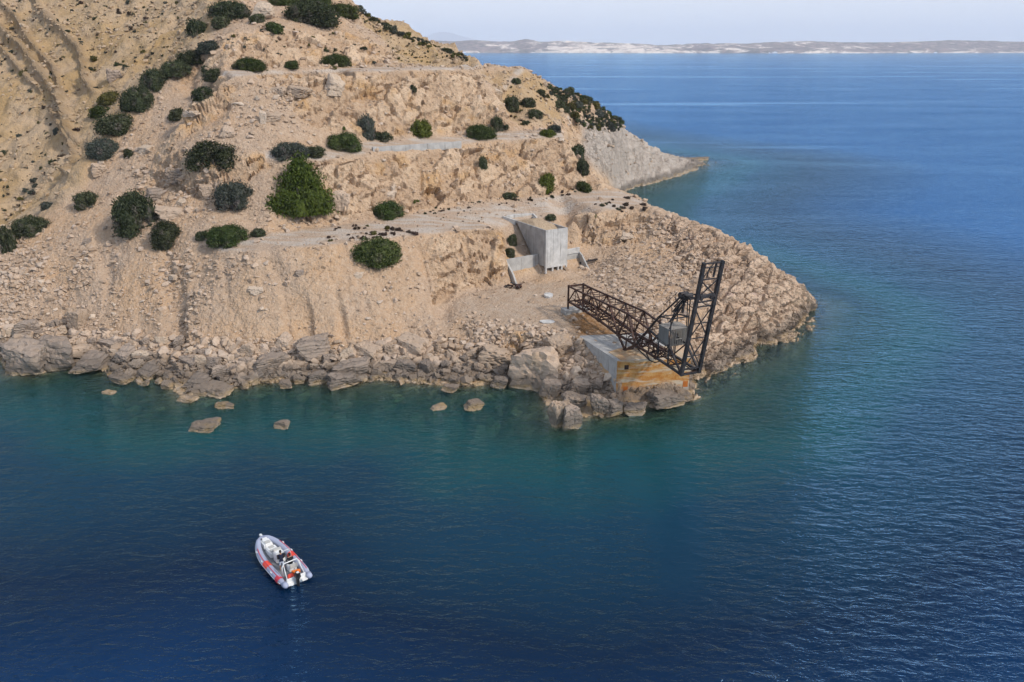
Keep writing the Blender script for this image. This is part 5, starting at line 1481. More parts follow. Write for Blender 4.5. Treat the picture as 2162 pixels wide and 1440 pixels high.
BUSHES = [
    (440, 328, 128, 76, 'dark', 'wide dome-shaped dark bush on the upper left slope'),
    (490, 409, 90, 72, 'grey', 'round grey-green bush left of the big juniper'),
    (285, 450, 106, 100, 'dark', 'large dark bush with grey dead twigs on the left slope'),
    (342, 496, 76, 66, 'dark', 'dark olive bush just below the bush with dead twigs'),
    (474, 500, 94, 42, 'green', 'low fresh green bush at the left end of the lower road'),
    (428, 498, 34, 26, 'dark', 'small dark bush touching the low green one at the road end'),
    (543, 492, 34, 14, 'dark', 'flat little bush right of the low green one at the road end'),
    (178, 421, 58, 46, 'dark', 'slanting dark bush on the ravine rim at left'),
    (62, 476, 78, 58, 'dark', 'dark bush on the rim near the left edge'),
    (14, 512, 44, 62, 'dark', 'dark bush cut by the left edge of the view'),
    (95, 436, 38, 26, 'grey', 'grey bush behind the rim near the left edge'),
    (245, 258, 96, 61, 'dark', 'dense dark bush in the middle of the ravine rim row'),
    (214, 312, 67, 55, 'grey', 'grey-green bush at the lower end of the ravine rim row'),
    (288, 208, 69, 61, 'dark', 'dark bush in the ravine rim row above the densest one'),
    (328, 168, 69, 55, 'dark', 'dark bush halfway up the ravine rim row'),
    (368, 142, 65, 45, 'dark', 'dark bush high in the ravine rim row'),
    (404, 118, 65, 41, 'dark', 'dark bush near the top of the ravine rim row'),
    (442, 98, 59, 35, 'grey', 'grey bush topping the ravine rim row'),
    (236, 206, 60, 34, 'olive', 'yellowish flat-topped pine bush behind the ravine rim'),
    (214, 236, 60, 30, 'green', 'green pine bush below the yellowish one behind the rim'),
    (412, 63, 56, 52, 'dark', 'dark bush in the gully at the top of the spur'),
    (430, 196, 58, 38, 'dark', 'dark bush curling round a pale rock on the spur'),
    (376, 240, 42, 32, 'dark', 'small round dark bush in mid spur'),
    (268, 325, 28, 24, 'dark', 'tiny dark bush below the rim row'),
    (455, 160, 64, 28, 'dark', 'low dark bush at the left end of the upper road'),
    (524, 138, 64, 26, 'green', 'flat green bush on the upper road edge'),
    (432, 146, 34, 18, 'dark', 'small flat bush left of the upper road end'),
    (480, 29, 92, 24, 'dark', 'long low dark bush under the hilltop crag'),
    (546, 41, 42, 18, 'dark', 'small dark bush right under the hilltop crag'),
    (468, 52, 56, 16, 'dark', 'flat dark bush below the long one at the hilltop'),
    (600, 6, 70, 18, 'green', 'bush on the skyline right of the hilltop crag'),
    (662, 8, 80, 22, 'green', 'bush in the middle of the hilltop skyline row'),
    (722, 20, 72, 44, 'green', 'bush at the right end of the hilltop skyline row'),
    (652, 40, 116, 30, 'dark', 'broad dark bush in the hollow under the hilltop skyline'),
    (574, 62, 52, 20, 'green', 'small green bush on the hill left of the broad dark one'),
    (706, 128, 62, 30, 'green', 'green bush on the upper road under the crags'),
    (618, 138, 38, 16, 'green', 'little green bush left along the upper road'),
    (500, 140, 30, 18, 'dark', 'dark tuft at the bend of the upper road'),
    (610, 321, 80, 38, 'grey', 'wide grey-green bush behind the big juniper'),
    (664, 321, 52, 24, 'dark', 'low dark bush right behind the big juniper'),
    (724, 302, 82, 38, 'green', 'green bush at the left end of the kerb wall'),
    (774, 270, 40, 56, 'grey', 'tall grey bush leaning on the middle cliff'),
    (808, 292, 50, 22, 'dark', 'low bush at the foot of the tall grey one'),
    (886, 270, 50, 42, 'bright', 'bright green round bush above the kerb wall'),
    (870, 187, 17, 17, 'dark', 'tiny bush clinging to the middle of the upper cliff'),
    (1012, 284, 68, 20, 'green', 'long low green bush on the middle road right of the kerb wall'),
    (1048, 262, 32, 36, 'dark', 'narrow dark bush at the right end of the upper cliff'),
    (1068, 267, 20, 14, 'dark', 'tiny dark bush right of the narrow dark one'),
    (1158, 284, 40, 18, 'bright', 'bright low bush at the outer end of the middle road'),
    (1170, 271, 36, 20, 'grey', 'grey bush just behind the bright low one at the road end'),
    (724, 270, 13, 10, 'bright', 'tiny yellow-green tuft on the middle cliff'),
    (1017, 345, 24, 30, 'dark', 'small bush growing on the face of the lower cliff'),
    (1157, 387, 48, 46, 'bright', 'yellow-green bush at the foot of the lower cliff'),
    (1228, 394, 42, 30, 'green', 'green bush where the lower road turns the corner'),
    (1222, 325, 44, 42, 'dark', 'dark bush on the outer corner of the lower cliff'),
    (1230, 354, 30, 36, 'dark', 'dark bush hanging below the one on the cliff corner'),
    (1075, 413, 32, 18, 'dark', 'small round bush on the inner edge of the lower road'),
    (878, 425, 13, 10, 'bright', 'tiny bright tuft at the foot of the lower cliff'),
    (820, 446, 76, 34, 'green', 'oval green bush on the lower road below the cliff'),
    (792, 528, 106, 74, 'green', 'large round bush with reddish dead patch hanging below the lower road'),
    (1162, 459, 26, 12, 'dark', 'low dark bush behind the hopper rim'),
    (1084, 508, 26, 28, 'dark', 'dark bush in the notch left of the hopper'),
    (1076, 533, 26, 24, 'dark', 'dark bush above the retaining wall left of the hopper'),
    (1255, 456, 15, 11, 'bright', 'small yellow-green bush on the rock step right of the hopper'),
    (1080, 219, 34, 38, 'dark', 'dark bush on the ochre slope below the upper track'),
    (1114, 215, 38, 26, 'dark', 'slanting dark bush right of the ochre slope'),
    (1126, 240, 42, 26, 'dark', 'dark bush below the slanting one on the far slope'),
    (1110, 258, 18, 14, 'dark', 'little dark bush lowest on the ochre slope'),
    (1088, 170, 24, 16, 'dark', 'dark bush beside the upper track'),
    (125, 276, 26, 20, 'grey', 'grey bush by the gully on the ravine slope'),
]
for px, py, w, h, kd_, lb in BUSHES: bush(px, py, w, h, kd_, lb)
bush(632, 392, 144, 132, 'bright', 'big bright green cone-topped juniper, the largest bush on the slope', 'cone', rz=0.3)

def tufts(n, poly, smin, smax, kinds, label, group, seed, aspect=0.62, shape='small'):
    r_ = random.Random(seed); xs = [q[0] for q in poly]; ys = [q[1] for q in poly]
    placed = []; tries = 0
    while len(placed) < n and tries < n * 60:
        tries += 1
        x_, y_ = r_.uniform(min(xs), max(xs)), r_.uniform(min(ys), max(ys))
        if not in_poly(np.array([x_]), np.array([y_]), poly)[0]: continue
        s_ = smin + (smax - smin) * r_.random() ** 1.8
        if any((x_ - a) ** 2 + (y_ - b) ** 2 < (0.20 * (s_ + c)) ** 2 for a, b, c in placed): continue
        placed.append((x_, y_, s_))
        bush(x_, y_, s_, s_ * aspect * r_.uniform(0.8, 1.2), r_.choice(kinds), label, 'mid' if s_ > 24 else shape, group, 'scrub_bush', parts=s_ > 20)
tufts(130, [(1130, 170), (1200, 190), (1262, 214), (1314, 244), (1312, 268), (1240, 270), (1190, 232), (1140, 200)], 14, 36, ['dark', 'dark', 'grey', 'olive', 'green'],
      'one of the dark scrub bushes thickly covering the top of the far cape', 'scrub on top of the far cape', 31)
tufts(96, [(0, 0), (440, 0), (400, 80), (300, 170), (230, 250), (180, 330), (60, 440), (0, 480)], 8, 24, ['grey', 'olive', 'dark', 'brown', 'grey'],
      'one of the little scrub tufts dotted over the ochre ravine slope', 'tufts on the ravine slope', 32)
tufts(46, [(745, 6), (800, 41), (850, 65), (900, 87), (950, 104), (990, 122), (985, 128), (940, 108), (890, 94), (840, 74), (790, 46)], 9, 22, ['dark', 'olive', 'grey'],
      'one of the scrub bushes dotted along the skyline of the hill', 'scrub on the hill skyline', 33)
tufts(30, [(690, 470), (760, 470), (880, 480), (880, 500), (690, 508)], 8, 20, ['brown', 'brown', 'brown', 'olive'],
      'one of the dry brown cushion plants on the left part of the lower road', 'cushion plants on the lower road', 34, 0.45)
tufts(34, [(880, 440), (1000, 426), (1160, 405), (1250, 395), (1260, 402), (1000, 440), (900, 452)], 5, 13, ['brown', 'brown', 'dark'],
      'one of the dry brown cushion plants lining the foot of the lower cliff', 'cushion plants under the lower cliff', 35, 0.5)
tufts(16, [(1240, 425), (1330, 415), (1370, 440), (1300, 450)], 7, 22, ['brown', 'brown', 'dark'],
      'one of the dry bushes round the outer bend of the lower road', 'dry bushes at the road bend', 36, 0.5)
tufts(24, [(540, 60), (760, 70), (830, 110), (980, 136), (980, 142), (600, 145), (480, 130), (480, 70)], 6, 16, ['olive', 'dark', 'grey'],
      'one of the small tufts among the crags above the upper road', 'tufts among the hilltop crags', 37)
tufts(22, [(1050, 230), (1140, 230), (1190, 262), (1180, 276), (1100, 268)], 4, 10, ['brown', 'dark', 'olive'],
      'one of the small tufts on the ochre slope of the far side', 'tufts on the far ochre slope', 38)

# scrub too small and too many to count: one mesh
def low_scrub(spots, seed):
    r_ = random.Random(seed); nr = np.random.RandomState(seed)
    pr = [crown(300 + k, 150, 0.16, 4) for k in range(5)]
    V_, Q_, M_, off = [], [], [], 0
    for poly, n, smin, smax, kinds in spots:
        xs = [q[0] for q in poly]; ys = [q[1] for q in poly]; done = 0; tries = 0
        while done < n and tries < n * 40:
            tries += 1
            x_, y_ = r_.uniform(min(xs), max(xs)), r_.uniform(min(ys), max(ys))
            if not in_poly(np.array([x_]), np.array([y_]), poly)[0]: continue
            done += 1
            p, _, _ = hit(x_, y_)
            if p.z < 1.2 or p.y > 262: continue
            w = (smin + (smax - smin) * r_.random() ** 2) / px_per_m(p)
            v, q, cv, cf = pr[r_.randrange(5)]
            a = r_.uniform(0, 6.28); c_, s_ = math.cos(a), math.sin(a)
            vv = v * (w / 2, w / 2 * r_.uniform(.7, 1.1), w * r_.uniform(0.4, 0.65))
            vv = np.stack([vv[:, 0] * c_ - vv[:, 1] * s_, vv[:, 0] * s_ + vv[:, 1] * c_, vv[:, 2]], 1) + np.array(p) - (0, 0, 0.05)
            V_.append(vv); Q_.append(q + off); off += len(vv); M_.append(np.full(len(q), r_.choice(kinds), np.int32))
    me = mesh_np('low_scrub', np.vstack(V_), np.vstack(Q_))
    for k in ('grey', 'olive', 'brown', 'dark'): me.materials.append(LEAF[k])
    me.polygons.foreach_set('material_index', np.concatenate(M_))
    me.polygons.foreach_set('use_smooth', [False] * len(me.polygons))
    return tag(link_mesh('low_scrub', me), 'tiny grey and olive scrub tufts speckling the ravine and hill slopes', 'scrub', kind='stuff')
low_scrub([([(0, 0), (440, 0), (400, 80), (300, 170), (230, 250), (180, 330), (60, 450), (0, 490)], 420, 4, 13, [0, 0, 1, 2, 3]),
           ([(740, 6), (840, 66), (990, 124), (1000, 138), (840, 130), (780, 60)], 110, 4, 10, [1, 2, 3]),
           ([(1060, 160), (1140, 180), (1230, 250), (1220, 280), (1180, 268), (1090, 262)], 90, 3, 9, [1, 2, 3]),
           ([(1130, 170), (1314, 244), (1316, 280), (1220, 270), (1140, 205)], 90, 5, 12, [0, 1, 3]),
           ([(500, 55), (760, 60), (800, 100), (700, 120), (500, 110)], 40, 4, 12, [0, 1, 3]),
           ([(690, 455), (1000, 425), (1250, 400), (1260, 440), (880, 495), (690, 505)], 60, 3, 8, [2, 2, 3])], 71)
# ------------------------------------------------------------------ inflatable boat with two people
def tube_mesh(name, path, radii, mat, seg=12, caps=True):
    bm = bmesh.new(); rings = []
    P_ = [Vector(p) for p in path]
    for i, p in enumerate(P_):
        t = (P_[min(i + 1, len(P_) - 1)] - P_[max(i - 1, 0)]).normalized()
        sx = t.cross(Vector((0, 0, 1)))
        sx = Vector((0, 1, 0)) if sx.length < 1e-4 else sx.normalized()
        up = sx.cross(t).normalized()
        r_ = radii[i] if isinstance(radii, (list, tuple)) else radii
        rings.append([bm.verts.new(p + (sx * math.cos(a) + up * math.sin(a)) * r_) for a in [2 * math.pi * k / seg for k in range(seg)]])
    for a, b in zip(rings[:-1], rings[1:]):
        for k in range(seg): bm.faces.new((a[k], a[(k + 1) % seg], b[(k + 1) % seg], b[k]))
    if caps: bm.faces.new(rings[0][::-1]); bm.faces.new(rings[-1])
    bmesh.ops.recalc_face_normals(bm, faces=bm.faces)
    me = bpy.data.meshes.new(name); bm.to_mesh(me); bm.free(); me.materials.append(mat)
    me.polygons.foreach_set('use_smooth', [True] * len(me.polygons))
    return me
def box_mesh(name, lo, hi, mat, bevel=0.03, taper=None):
    bm = bmesh.new(); bmesh.ops.create_cube(bm, size=1.0)
    lo, hi = Vector(lo), Vector(hi)
    for v in bm.verts:
        v.co = Vector(((lo[i] + hi[i]) / 2 + v.co[i] * (hi[i] - lo[i]) for i in range(3)))
    if taper:
        for v in bm.verts:
            if v.co.z > (lo.z + hi.z) / 2:
                c = (lo + hi) / 2; v.co.x = c.x + (v.co.x - c.x) * taper; v.co.y = c.y + (v.co.y - c.y) * taper
    if bevel: bmesh.ops.bevel(bm, geom=bm.edges[:], offset=bevel, segments=2, affect='EDGES')
    me = bpy.data.meshes.new(name); bm.to_mesh(me); bm.free(); me.materials.append(mat)
    return me
M_TUBE = plain('grey_blue_rubber', (0.34, 0.37, 0.48), 0.5, 0.35, var=0.05)
M_RED = plain('orange_red_rubber', (0.78, 0.075, 0.04), 0.5, var=0.08)
M_PINKRED = plain('red_piping', (0.58, 0.04, 0.06), 0.5, var=0.05)
M_WHITE = plain('white_gelcoat', (0.74, 0.74, 0.72), 0.35, 0.5, var=0.04)
M_DECK = plain('grey_deck', (0.17, 0.18, 0.19), 0.8, var=0.1)
M_CUSH = plain('grey_cushion', (0.46, 0.45, 0.42), 0.8, var=0.05)
M_BLACK = plain('black_plastic', (0.015, 0.015, 0.016), 0.35, 0.5)
M_CHROME = plain('white_painted_tube', (0.70, 0.70, 0.68), 0.3, 0.5)
M_NAVY = plain('navy_cloth', (0.016, 0.020, 0.040), 0.9, 0.2)
M_BLACKC = plain('black_cloth', (0.018, 0.018, 0.020), 0.9, 0.2)
M_LIGHTC = plain('pale_blue_cloth', (0.50, 0.54, 0.62), 0.9, 0.2)
M_SKIN = plain('skin', (0.36, 0.19, 0.12), 0.6, 0.3, var=0.06)
M_HAIR = plain('dark_hair', (0.02, 0.014, 0.01), 0.8, 0.3)
M_WHITEC = plain('white_cloth', (0.70, 0.70, 0.70), 0.9, 0.2)

bow = at_z(551, 1134, 0.7); sl_ = at_z(601, 1232, 0.5); sr_ = at_z(650, 1211, 0.5)
stc = (sl_ + sr_) / 2; hd = bow - stc
BL = float(np.linalg.norm(hd[:2])); BW = float(np.linalg.norm((sr_ - sl_)[:2]))
heading = math.atan2(hd[1], hd[0])
boat = empty('inflatable_boat', (stc[0], stc[1], 0.0), heading)
tag(boat, 'grey rigid inflatable boat with red bands floating in the foreground', 'boat')
def bpart(name, me, parent=None):
    o = bpy.data.objects.new(name, me); COL.objects.link(o); o.parent = parent or boat; return o
HW = BW / 2 + 0.02            # tube centre line half width (x forward, y to port)
TR = 0.30
def side_path(s):
    pp = []
    for t in np.linspace(0, 1, 26):
        X = BL * t * 0.955
        k = max(0.0, (t - 0.52) / 0.48)
        yv = HW * (1.06 - 0.06 * (t - 0.4) ** 2 * 4) * math.sqrt(max(0.0, 1 - k ** 2.3)) 
        pp.append((X, s * max(yv, 0.0), 0.42 + 0.36 * k ** 1.6))
    return pp
TUBES = {}
for s in (1, -1):
    pth = side_path(s)
    rad = [TR * min(1.0, 0.45 + 4.5 * i / 25) if i < 4 else TR * (1 - 0.22 * max(0, (i / 25 - 0.6) / 0.4)) for i in range(26)]
    tb = bpart('tube', tube_mesh('tube', pth, rad, M_TUBE)); TUBES[s] = tb
    cone = bpart('end_cap', tube_mesh('end_cap', [(-0.42, s * HW, 0.42), (-0.30, s * HW, 0.42), (0.02, s * HW, 0.42)], [0.10, 0.22, 0.27], M_TUBE), tb)
    # thin red piping along the top, white rubbing strake outside
    top = [(p[0], p[1] + s * 0.10, p[2] + rad[i] * 0.96) for i, p in enumerate(pth)][2:21]
    bpart('piping', tube_mesh('piping', top, 0.035, M_PINKRED, 6), tb)
    out = [(p[0], p[1] + s * rad[i] * 0.99, p[2] - 0.02) for i, p in enumerate(pth)][1:24]
    bpart('rubbing_strake', tube_mesh('rubbing_strake', out, 0.035, M_WHITE, 6), tb)
    i0 = 10
    bpart('red_band', tube_mesh('red_band', pth[i0:i0 + 4], TR * 1.035, M_RED, 14, False), tb)
    for j in (7, 14, 19):
        hp = pth[j]
        bpart('grab_handle', box_mesh('grab_handle', (hp[0] - 0.12, hp[1] + s * 0.24 - 0.04, hp[2] + 0.12), (hp[0] + 0.12, hp[1] + s * 0.24 + 0.04, hp[2] + 0.24), M_WHITE, 0.02), tb)
bpart('red_patch', tube_mesh('red_patch', [(q[0], q[1] + 0.02, q[2] - 0.01) for q in side_path(1)[2:5]], TR * 1.03, M_PINKRED, 14, False), TUBES[1])
# hull and deck
bm = bmesh.new()
secs = []
for t in np.linspace(0, 1, 14):
    X = BL * t * 0.93; k = max(0.0, (t - 0.5) / 0.5)
    hw = HW * 0.98 * math.sqrt(max(0.0, 1 - k ** 2.4)) + 0.02
    secs.append([bm.verts.new((X, -hw, 0.36 + 0.34 * k)), bm.verts.new((X, 0, -0.30 + 0.55 * k ** 2)), bm.verts.new((X, hw, 0.36 + 0.34 * k))])
for a, b in zip(secs[:-1], secs[1:]):
    for j in (0, 1): bm.faces.new((a[j], a[j + 1], b[j + 1], b[j]))
bm.faces.new(secs[0])
bmesh.ops.recalc_face_normals(bm, faces=bm.faces)
me = bpy.data.meshes.new('hull'); bm.to_mesh(me); bm.free(); me.materials.append(M_WHITE); bpart('hull', me)
bm = bmesh.new(); secs = []
for t in np.linspace(0.03, 0.92, 14):
    X = BL * t * 0.93; k = max(0.0, (t - 0.5) / 0.5)
    hw = HW * 0.98 * math.sqrt(max(0.0, 1 - k ** 2.4)) + 0.01
    secs.append([bm.verts.new((X, -hw, 0.33 + 0.22 * k)), bm.verts.new((X, hw, 0.33 + 0.22 * k))])
for a, b in zip(secs[:-1], secs[1:]): bm.faces.new((a[0], a[1], b[1], b[0]))
bmesh.ops.recalc_face_normals(bm, faces=bm.faces)
ex = bmesh.ops.extrude_face_region(bm, geom=bm.faces[:])
for v in ex['geom']:
    if isinstance(v, bmesh.types.BMVert): v.co.z -= 0.05
me = bpy.data.meshes.new('deck'); bm.to_mesh(me); bm.free(); me.materials.append(M_DECK); bpart('deck', me)
F = BL
lk = bpart('bow_locker', box_mesh('bow_locker', (F * 0.74, -0.42, 0.4), (F * 0.95, 0.42, 0.95), M_WHITE, 0.10, 0.8))
bpart('hatch', box_mesh('hatch', (F * 0.77, -0.24, 0.94), (F * 0.83, 0.22, 0.99), M_CUSH, 0.02), lk)
bpart('bow_roller', box_mesh('bow_roller', (F * 0.94, -0.10, 0.80), (F * 1.02, 0.10, 0.98), M_WHITE, 0.03), lk)
bpart('cleat', box_mesh('cleat', (F * 0.885, 0.17, 0.94), (F * 0.905, 0.27, 1.01), M_BLACK, 0.01), lk)
se = bpart('bow_seat', box_mesh('bow_seat', (F * 0.56, -0.45, 0.35), (F * 0.73, 0.45, 0.88), M_WHITE, 0.07, 0.92))
bpart('cushion', box_mesh('cushion', (F * 0.575, -0.33, 0.87), (F * 0.635, 0.33, 0.94), M_CUSH, 0.03), se)
bpart('cushion', box_mesh('cushion', (F * 0.66, -0.22, 0.87), (F * 0.715, 0.22, 0.92), M_CUSH, 0.03), se)
co = bpart('console', box_mesh('console', (F * 0.42, -0.42, 0.35), (F * 0.53, 0.34, 1.25), M_WHITE, 0.06, 0.9))
bpart('dashboard', box_mesh('dashboard', (F * 0.395, -0.36, 0.85), (F * 0.425, 0.30, 1.22), M_BLACK, 0.03), co)
wh = bpart('steering_wheel', tube_mesh('steering_wheel', [(F * 0.385 + 0.03 * math.cos(a), -0.05 + 0.2 * math.cos(a), 1.08 + 0.2 * math.sin(a)) for a in np.linspace(0, 6.283, 17)], 0.025, M_BLACK, 6, False), co)
bpart('windscreen', box_mesh('windscreen', (F * 0.50, -0.36, 1.22), (F * 0.53, 0.30, 1.38), M_CUSH, 0.02), co)
bs = bpart('helm_seat', box_mesh('helm_seat', (F * 0.17, -0.62, 0.35), (F * 0.26, 0.02, 0.85), M_WHITE, 0.05))
bpart('seat_back', box_mesh('seat_back', (F * 0.145, -0.62, 0.8), (F * 0.165, 0.02, 1.15), M_CUSH, 0.03), bs)
# roll bar at the stern
rbx = F * 0.115
ar = bpart('roll_bar', tube_mesh('roll_bar', [(rbx, 0.78, 0.6), (rbx + 0.05, 0.74, 1.35), (rbx + 0.1, 0.55, 1.62), (rbx + 0.1, -0.55, 1.62), (rbx + 0.05, -0.74, 1.35), (rbx, -0.78, 0.6)], 0.045, M_CHROME, 8))
for s in (1, -1):
    bpart('stay', tube_mesh('stay', [(rbx + 0.08, s * 0.6, 1.55), (0.05, s * 0.72, 0.65)], 0.035, M_CHROME, 8), ar)
fb = bpart('boarding_rail', tube_mesh('boarding_rail', [(F * 0.40, -HW * 0.86, 0.75), (F * 0.40, -0.75, 1.45), (F * 0.40, 0.2, 1.45)], 0.03, M_CHROME, 8))
tm = bpart('transom', box_mesh('transom', (-0.02, -0.80, 0.05), (0.10, 0.80, 0.72), M_WHITE, 0.03))
bpart('swim_step', box_mesh('swim_step', (-0.38, -0.82, 0.26), (0.0, -0.34, 0.34), M_WHITE, 0.03), tm)
bpart('swim_step', box_mesh('swim_step', (-0.30, 0.36, 0.26), (0.0, 0.80, 0.34), M_WHITE, 0.03), tm)
en = bpart('outboard_motor', box_mesh('outboard_motor', (-0.62, -0.22, 0.72), (0.02, 0.22, 1.32), M_BLACK, 0.12, 0.78))
bpart('leg', box_mesh('leg', (-0.42, -0.10, -0.45), (-0.12, 0.10, 0.78), M_BLACK, 0.04), en)
bpart('decal', box_mesh('decal', (-0.50, -0.10, 1.305), (-0.30, 0.10, 1.325), M_WHITE, 0.0), en)
def stuff_on_boat(name, me, label, cat):
    o = bpy.data.objects.new(name, me); COL.objects.link(o)
    o.matrix_world = Matrix.Translation(boat.location) @ Matrix.Rotation(heading, 4, 'Z')
    return tag(o, label, cat)
def bag_mesh(seed, c, r):
    v = rock_shape(seed, ICO5, 4, 0.05, sharp=9) * np.array(r) + np.array(c)
    me = mesh_np('bag', v, ICOF5, M_ORANGE_BAG if seed % 2 else M_RED, tris=True); return me
M_ORANGE_BAG = plain('orange_fabric', (0.70, 0.16, 0.02), 0.8, var=0.2)
stuff_on_boat('life_jacket', bag_mesh(31, (0.42, -0.20, 0.80), (0.26, 0.34, 0.22)), 'orange life jacket piled at the stern of the boat', 'life jacket')
stuff_on_boat('dry_bag', bag_mesh(32, (0.36, 0.30, 0.62), (0.24, 0.30, 0.22)), 'red bag at the stern beside the orange life jacket', 'bag')

# people: one continuous skinned figure each
def person(name, joints, bones, base, rz, label, cloth):
    """joints: name -> (x, y, z, radius); bones: pairs; cloth: list of (test(joint position) -> material index)"""
    me = bpy.data.meshes.new(name)
    keys = list(joints)
    me.from_pydata([joints[k][:3] for k in keys], [(keys.index(a), keys.index(b)) for a, b in bones], [])
    o = bpy.data.objects.new(name, me); COL.objects.link(o)
    sk = o.modifiers.new('skin', 'SKIN'); sk.use_smooth_shade = True
    lay = me.skin_vertices[0].data
    for i, k in enumerate(keys):
        lay[i].radius = (joints[k][3], joints[k][3] * (joints[k][4] if len(joints[k]) > 4 else 1.0)); lay[i].use_root = (k == 'pelvis')
    ss = o.modifiers.new('sub', 'SUBSURF'); ss.levels = 2; ss.render_levels = 2
    dg = bpy.context.evaluated_depsgraph_get()
    m2 = bpy.data.meshes.new_from_object(o.evaluated_get(dg))
    o.modifiers.clear(); o.data = m2
    m2.materials.clear()
    mats = cloth['mats']
    for m in mats: m2.materials.append(m)
    for pl_ in m2.polygons: pl_.material_index = cloth['pick'](pl_.center)
    o.matrix_world = Matrix.Translation(boat.location) @ Matrix.Rotation(heading, 4, 'Z') @ Matrix.Translation(base) @ Matrix.Rotation(rz, 4, 'Z')
    return tag(o, label, 'person')
def fingers(J, B, side, wrist, d):
    """a palm with four fingers and a thumb, slightly curled"""
    w = Vector(wrist); d = Vector(d).normalized(); sx_ = d.cross(Vector((0, 0, 1))).normalized()
    J[side + 'palm'] = (*(w + d * 0.07), 0.030); B.append((side + 'wrist', side + 'palm'))
    for i, ln in enumerate((0.075, 0.085, 0.08, 0.065)):
        a = w + d * 0.10 + sx_ * (0.021 * (i - 1.5)); b = a + d * ln * 0.55 + Vector((0, 0, -0.012)); c = b + d * ln * 0.4 + Vector((0, 0, -0.03))
        J[f'{side}f{i}a'] = (*a, 0.010); J[f'{side}f{i}b'] = (*b, 0.009); J[f'{side}f{i}c'] = (*c, 0.008)
        B += [(side + 'palm', f'{side}f{i}a'), (f'{side}f{i}a', f'{side}f{i}b'), (f'{side}f{i}b', f'{side}f{i}c')]
    t = w + d * 0.05 + sx_ * 0.045; t2 = t + d * 0.035 + sx_ * 0.02
    J[side + 'ta'] = (*t, 0.012); J[side + 'tb'] = (*t2, 0.009); B += [(side + 'palm', side + 'ta'), (side + 'ta', side + 'tb')]
def head_child(parent, c, look, hair_mat, cap=None):
    """face: nose, eyes, mouth and ears set on the head; hair over the top and back"""
    v = ICO5 * (0.108, 0.085, 0.125)
    f = (v[:, 0] > 0.06) & (np.abs(v[:, 1]) < 0.014) & (v[:, 2] < 0.015) & (v[:, 2] > -0.03)
    v = v + np.where(f, 0.022, 0.0)[:, None] * np.array([1, 0, 0])
    ear = (np.abs(v[:, 1]) > 0.078) & (np.abs(v[:, 2]) < 0.03); v[:, 1] += np.where(ear, np.sign(v[:, 1]) * 0.014, 0)
    eye = (v[:, 0] > 0.05) & (np.abs(np.abs(v[:, 1]) - 0.034) < 0.013) & (np.abs(v[:, 2] - 0.018) < 0.010)
    mouth = (v[:, 0] > 0.05) & (np.abs(v[:, 1]) < 0.028) & (np.abs(v[:, 2] + 0.055) < 0.008)
    me = mesh_np('head', v, ICOF5, M_SKIN, tris=True); me.materials.append(M_HAIR)
    for pl_ in me.polygons: pl_.material_index = 1 if all(eye[i] or mouth[i] for i in pl_.vertices) else 0
    h = bpy.data.objects.new('head', me); COL.objects.link(h); h.parent = parent; h.location = c; h.rotation_euler = look
    hv = ICO5 * (0.118, 0.096, 0.136); keep = (hv[:, 2] > 0.04) | (hv[:, 0] < -0.02)
    hv = np.where(keep[:, None], hv, hv * 0.85)
    hm = mesh_np('hair', hv, ICOF5[keep[ICOF5].all(1)], hair_mat, tris=True)
    q = bpy.data.objects.new('hair', hm); COL.objects.link(q); q.parent = h
    return h
def standing(label, base, rz, mats, lean=0.12):
    J = {'pelvis': (0, 0, 0.92, 0.135, 1.15), 'waist': (lean * 0.3, 0, 1.08, 0.125, 1.2), 'chest': (lean * 0.8, 0, 1.30, 0.14, 1.3), 'neck': (lean * 1.15, 0, 1.48, 0.06), 'skull': (lean * 1.3, 0, 1.58, 0.07)}
    B = [('pelvis', 'waist'), ('waist', 'chest'), ('chest', 'neck'), ('neck', 'skull')]
    for s, n_ in ((1, 'l'), (-1, 'r')):
        J[n_ + 'sh'] = (lean, s * 0.19, 1.42, 0.065); J[n_ + 'el'] = (lean + 0.16, s * 0.25, 1.16, 0.048); J[n_ + 'wrist'] = (lean + 0.40, s * 0.20, 1.12, 0.032)
        B += [('chest', n_ + 'sh'), (n_ + 'sh', n_ + 'el'), (n_ + 'el', n_ + 'wrist')]
        fingers(J, B, n_, J[n_ + 'wrist'][:3], (1, -s * 0.2, -0.1))
        J[n_ + 'hip'] = (0, s * 0.10, 0.86, 0.095); J[n_ + 'knee'] = (0.05 * s + 0.03, s * 0.14, 0.48, 0.065); J[n_ + 'ank'] = (-0.03 + 0.08 * s, s * 0.15, 0.08, 0.045); J[n_ + 'toe'] = (0.14 + 0.08 * s, s * 0.17, 0.04, 0.04)
        B += [('pelvis', n_ + 'hip'), (n_ + 'hip', n_ + 'knee'), (n_ + 'knee', n_ + 'ank'), (n_ + 'ank', n_ + 'toe')]
    def pick(c):
        if c.z > 1.47: return 2
        if c.z > 0.90: return 0 if (abs(c.y) < 0.22 or c.z > 1.25) and c.x < lean + 0.2 else 2
        if c.z > 0.52: return 1
        return 2
    o = person('person', J, B, base, rz, label, {'mats': mats, 'pick': pick})
    head_child(o, (lean * 1.45 + 0.02, 0, 1.66), (0, 0.15, 0), M_HAIR)
    return o
standing('person in navy shirt and pale shorts standing at the helm of the boat', (F * 0.27, 0.34, 0.34), -0.3, [M_NAVY, M_LIGHTC, M_SKIN], 0.16)
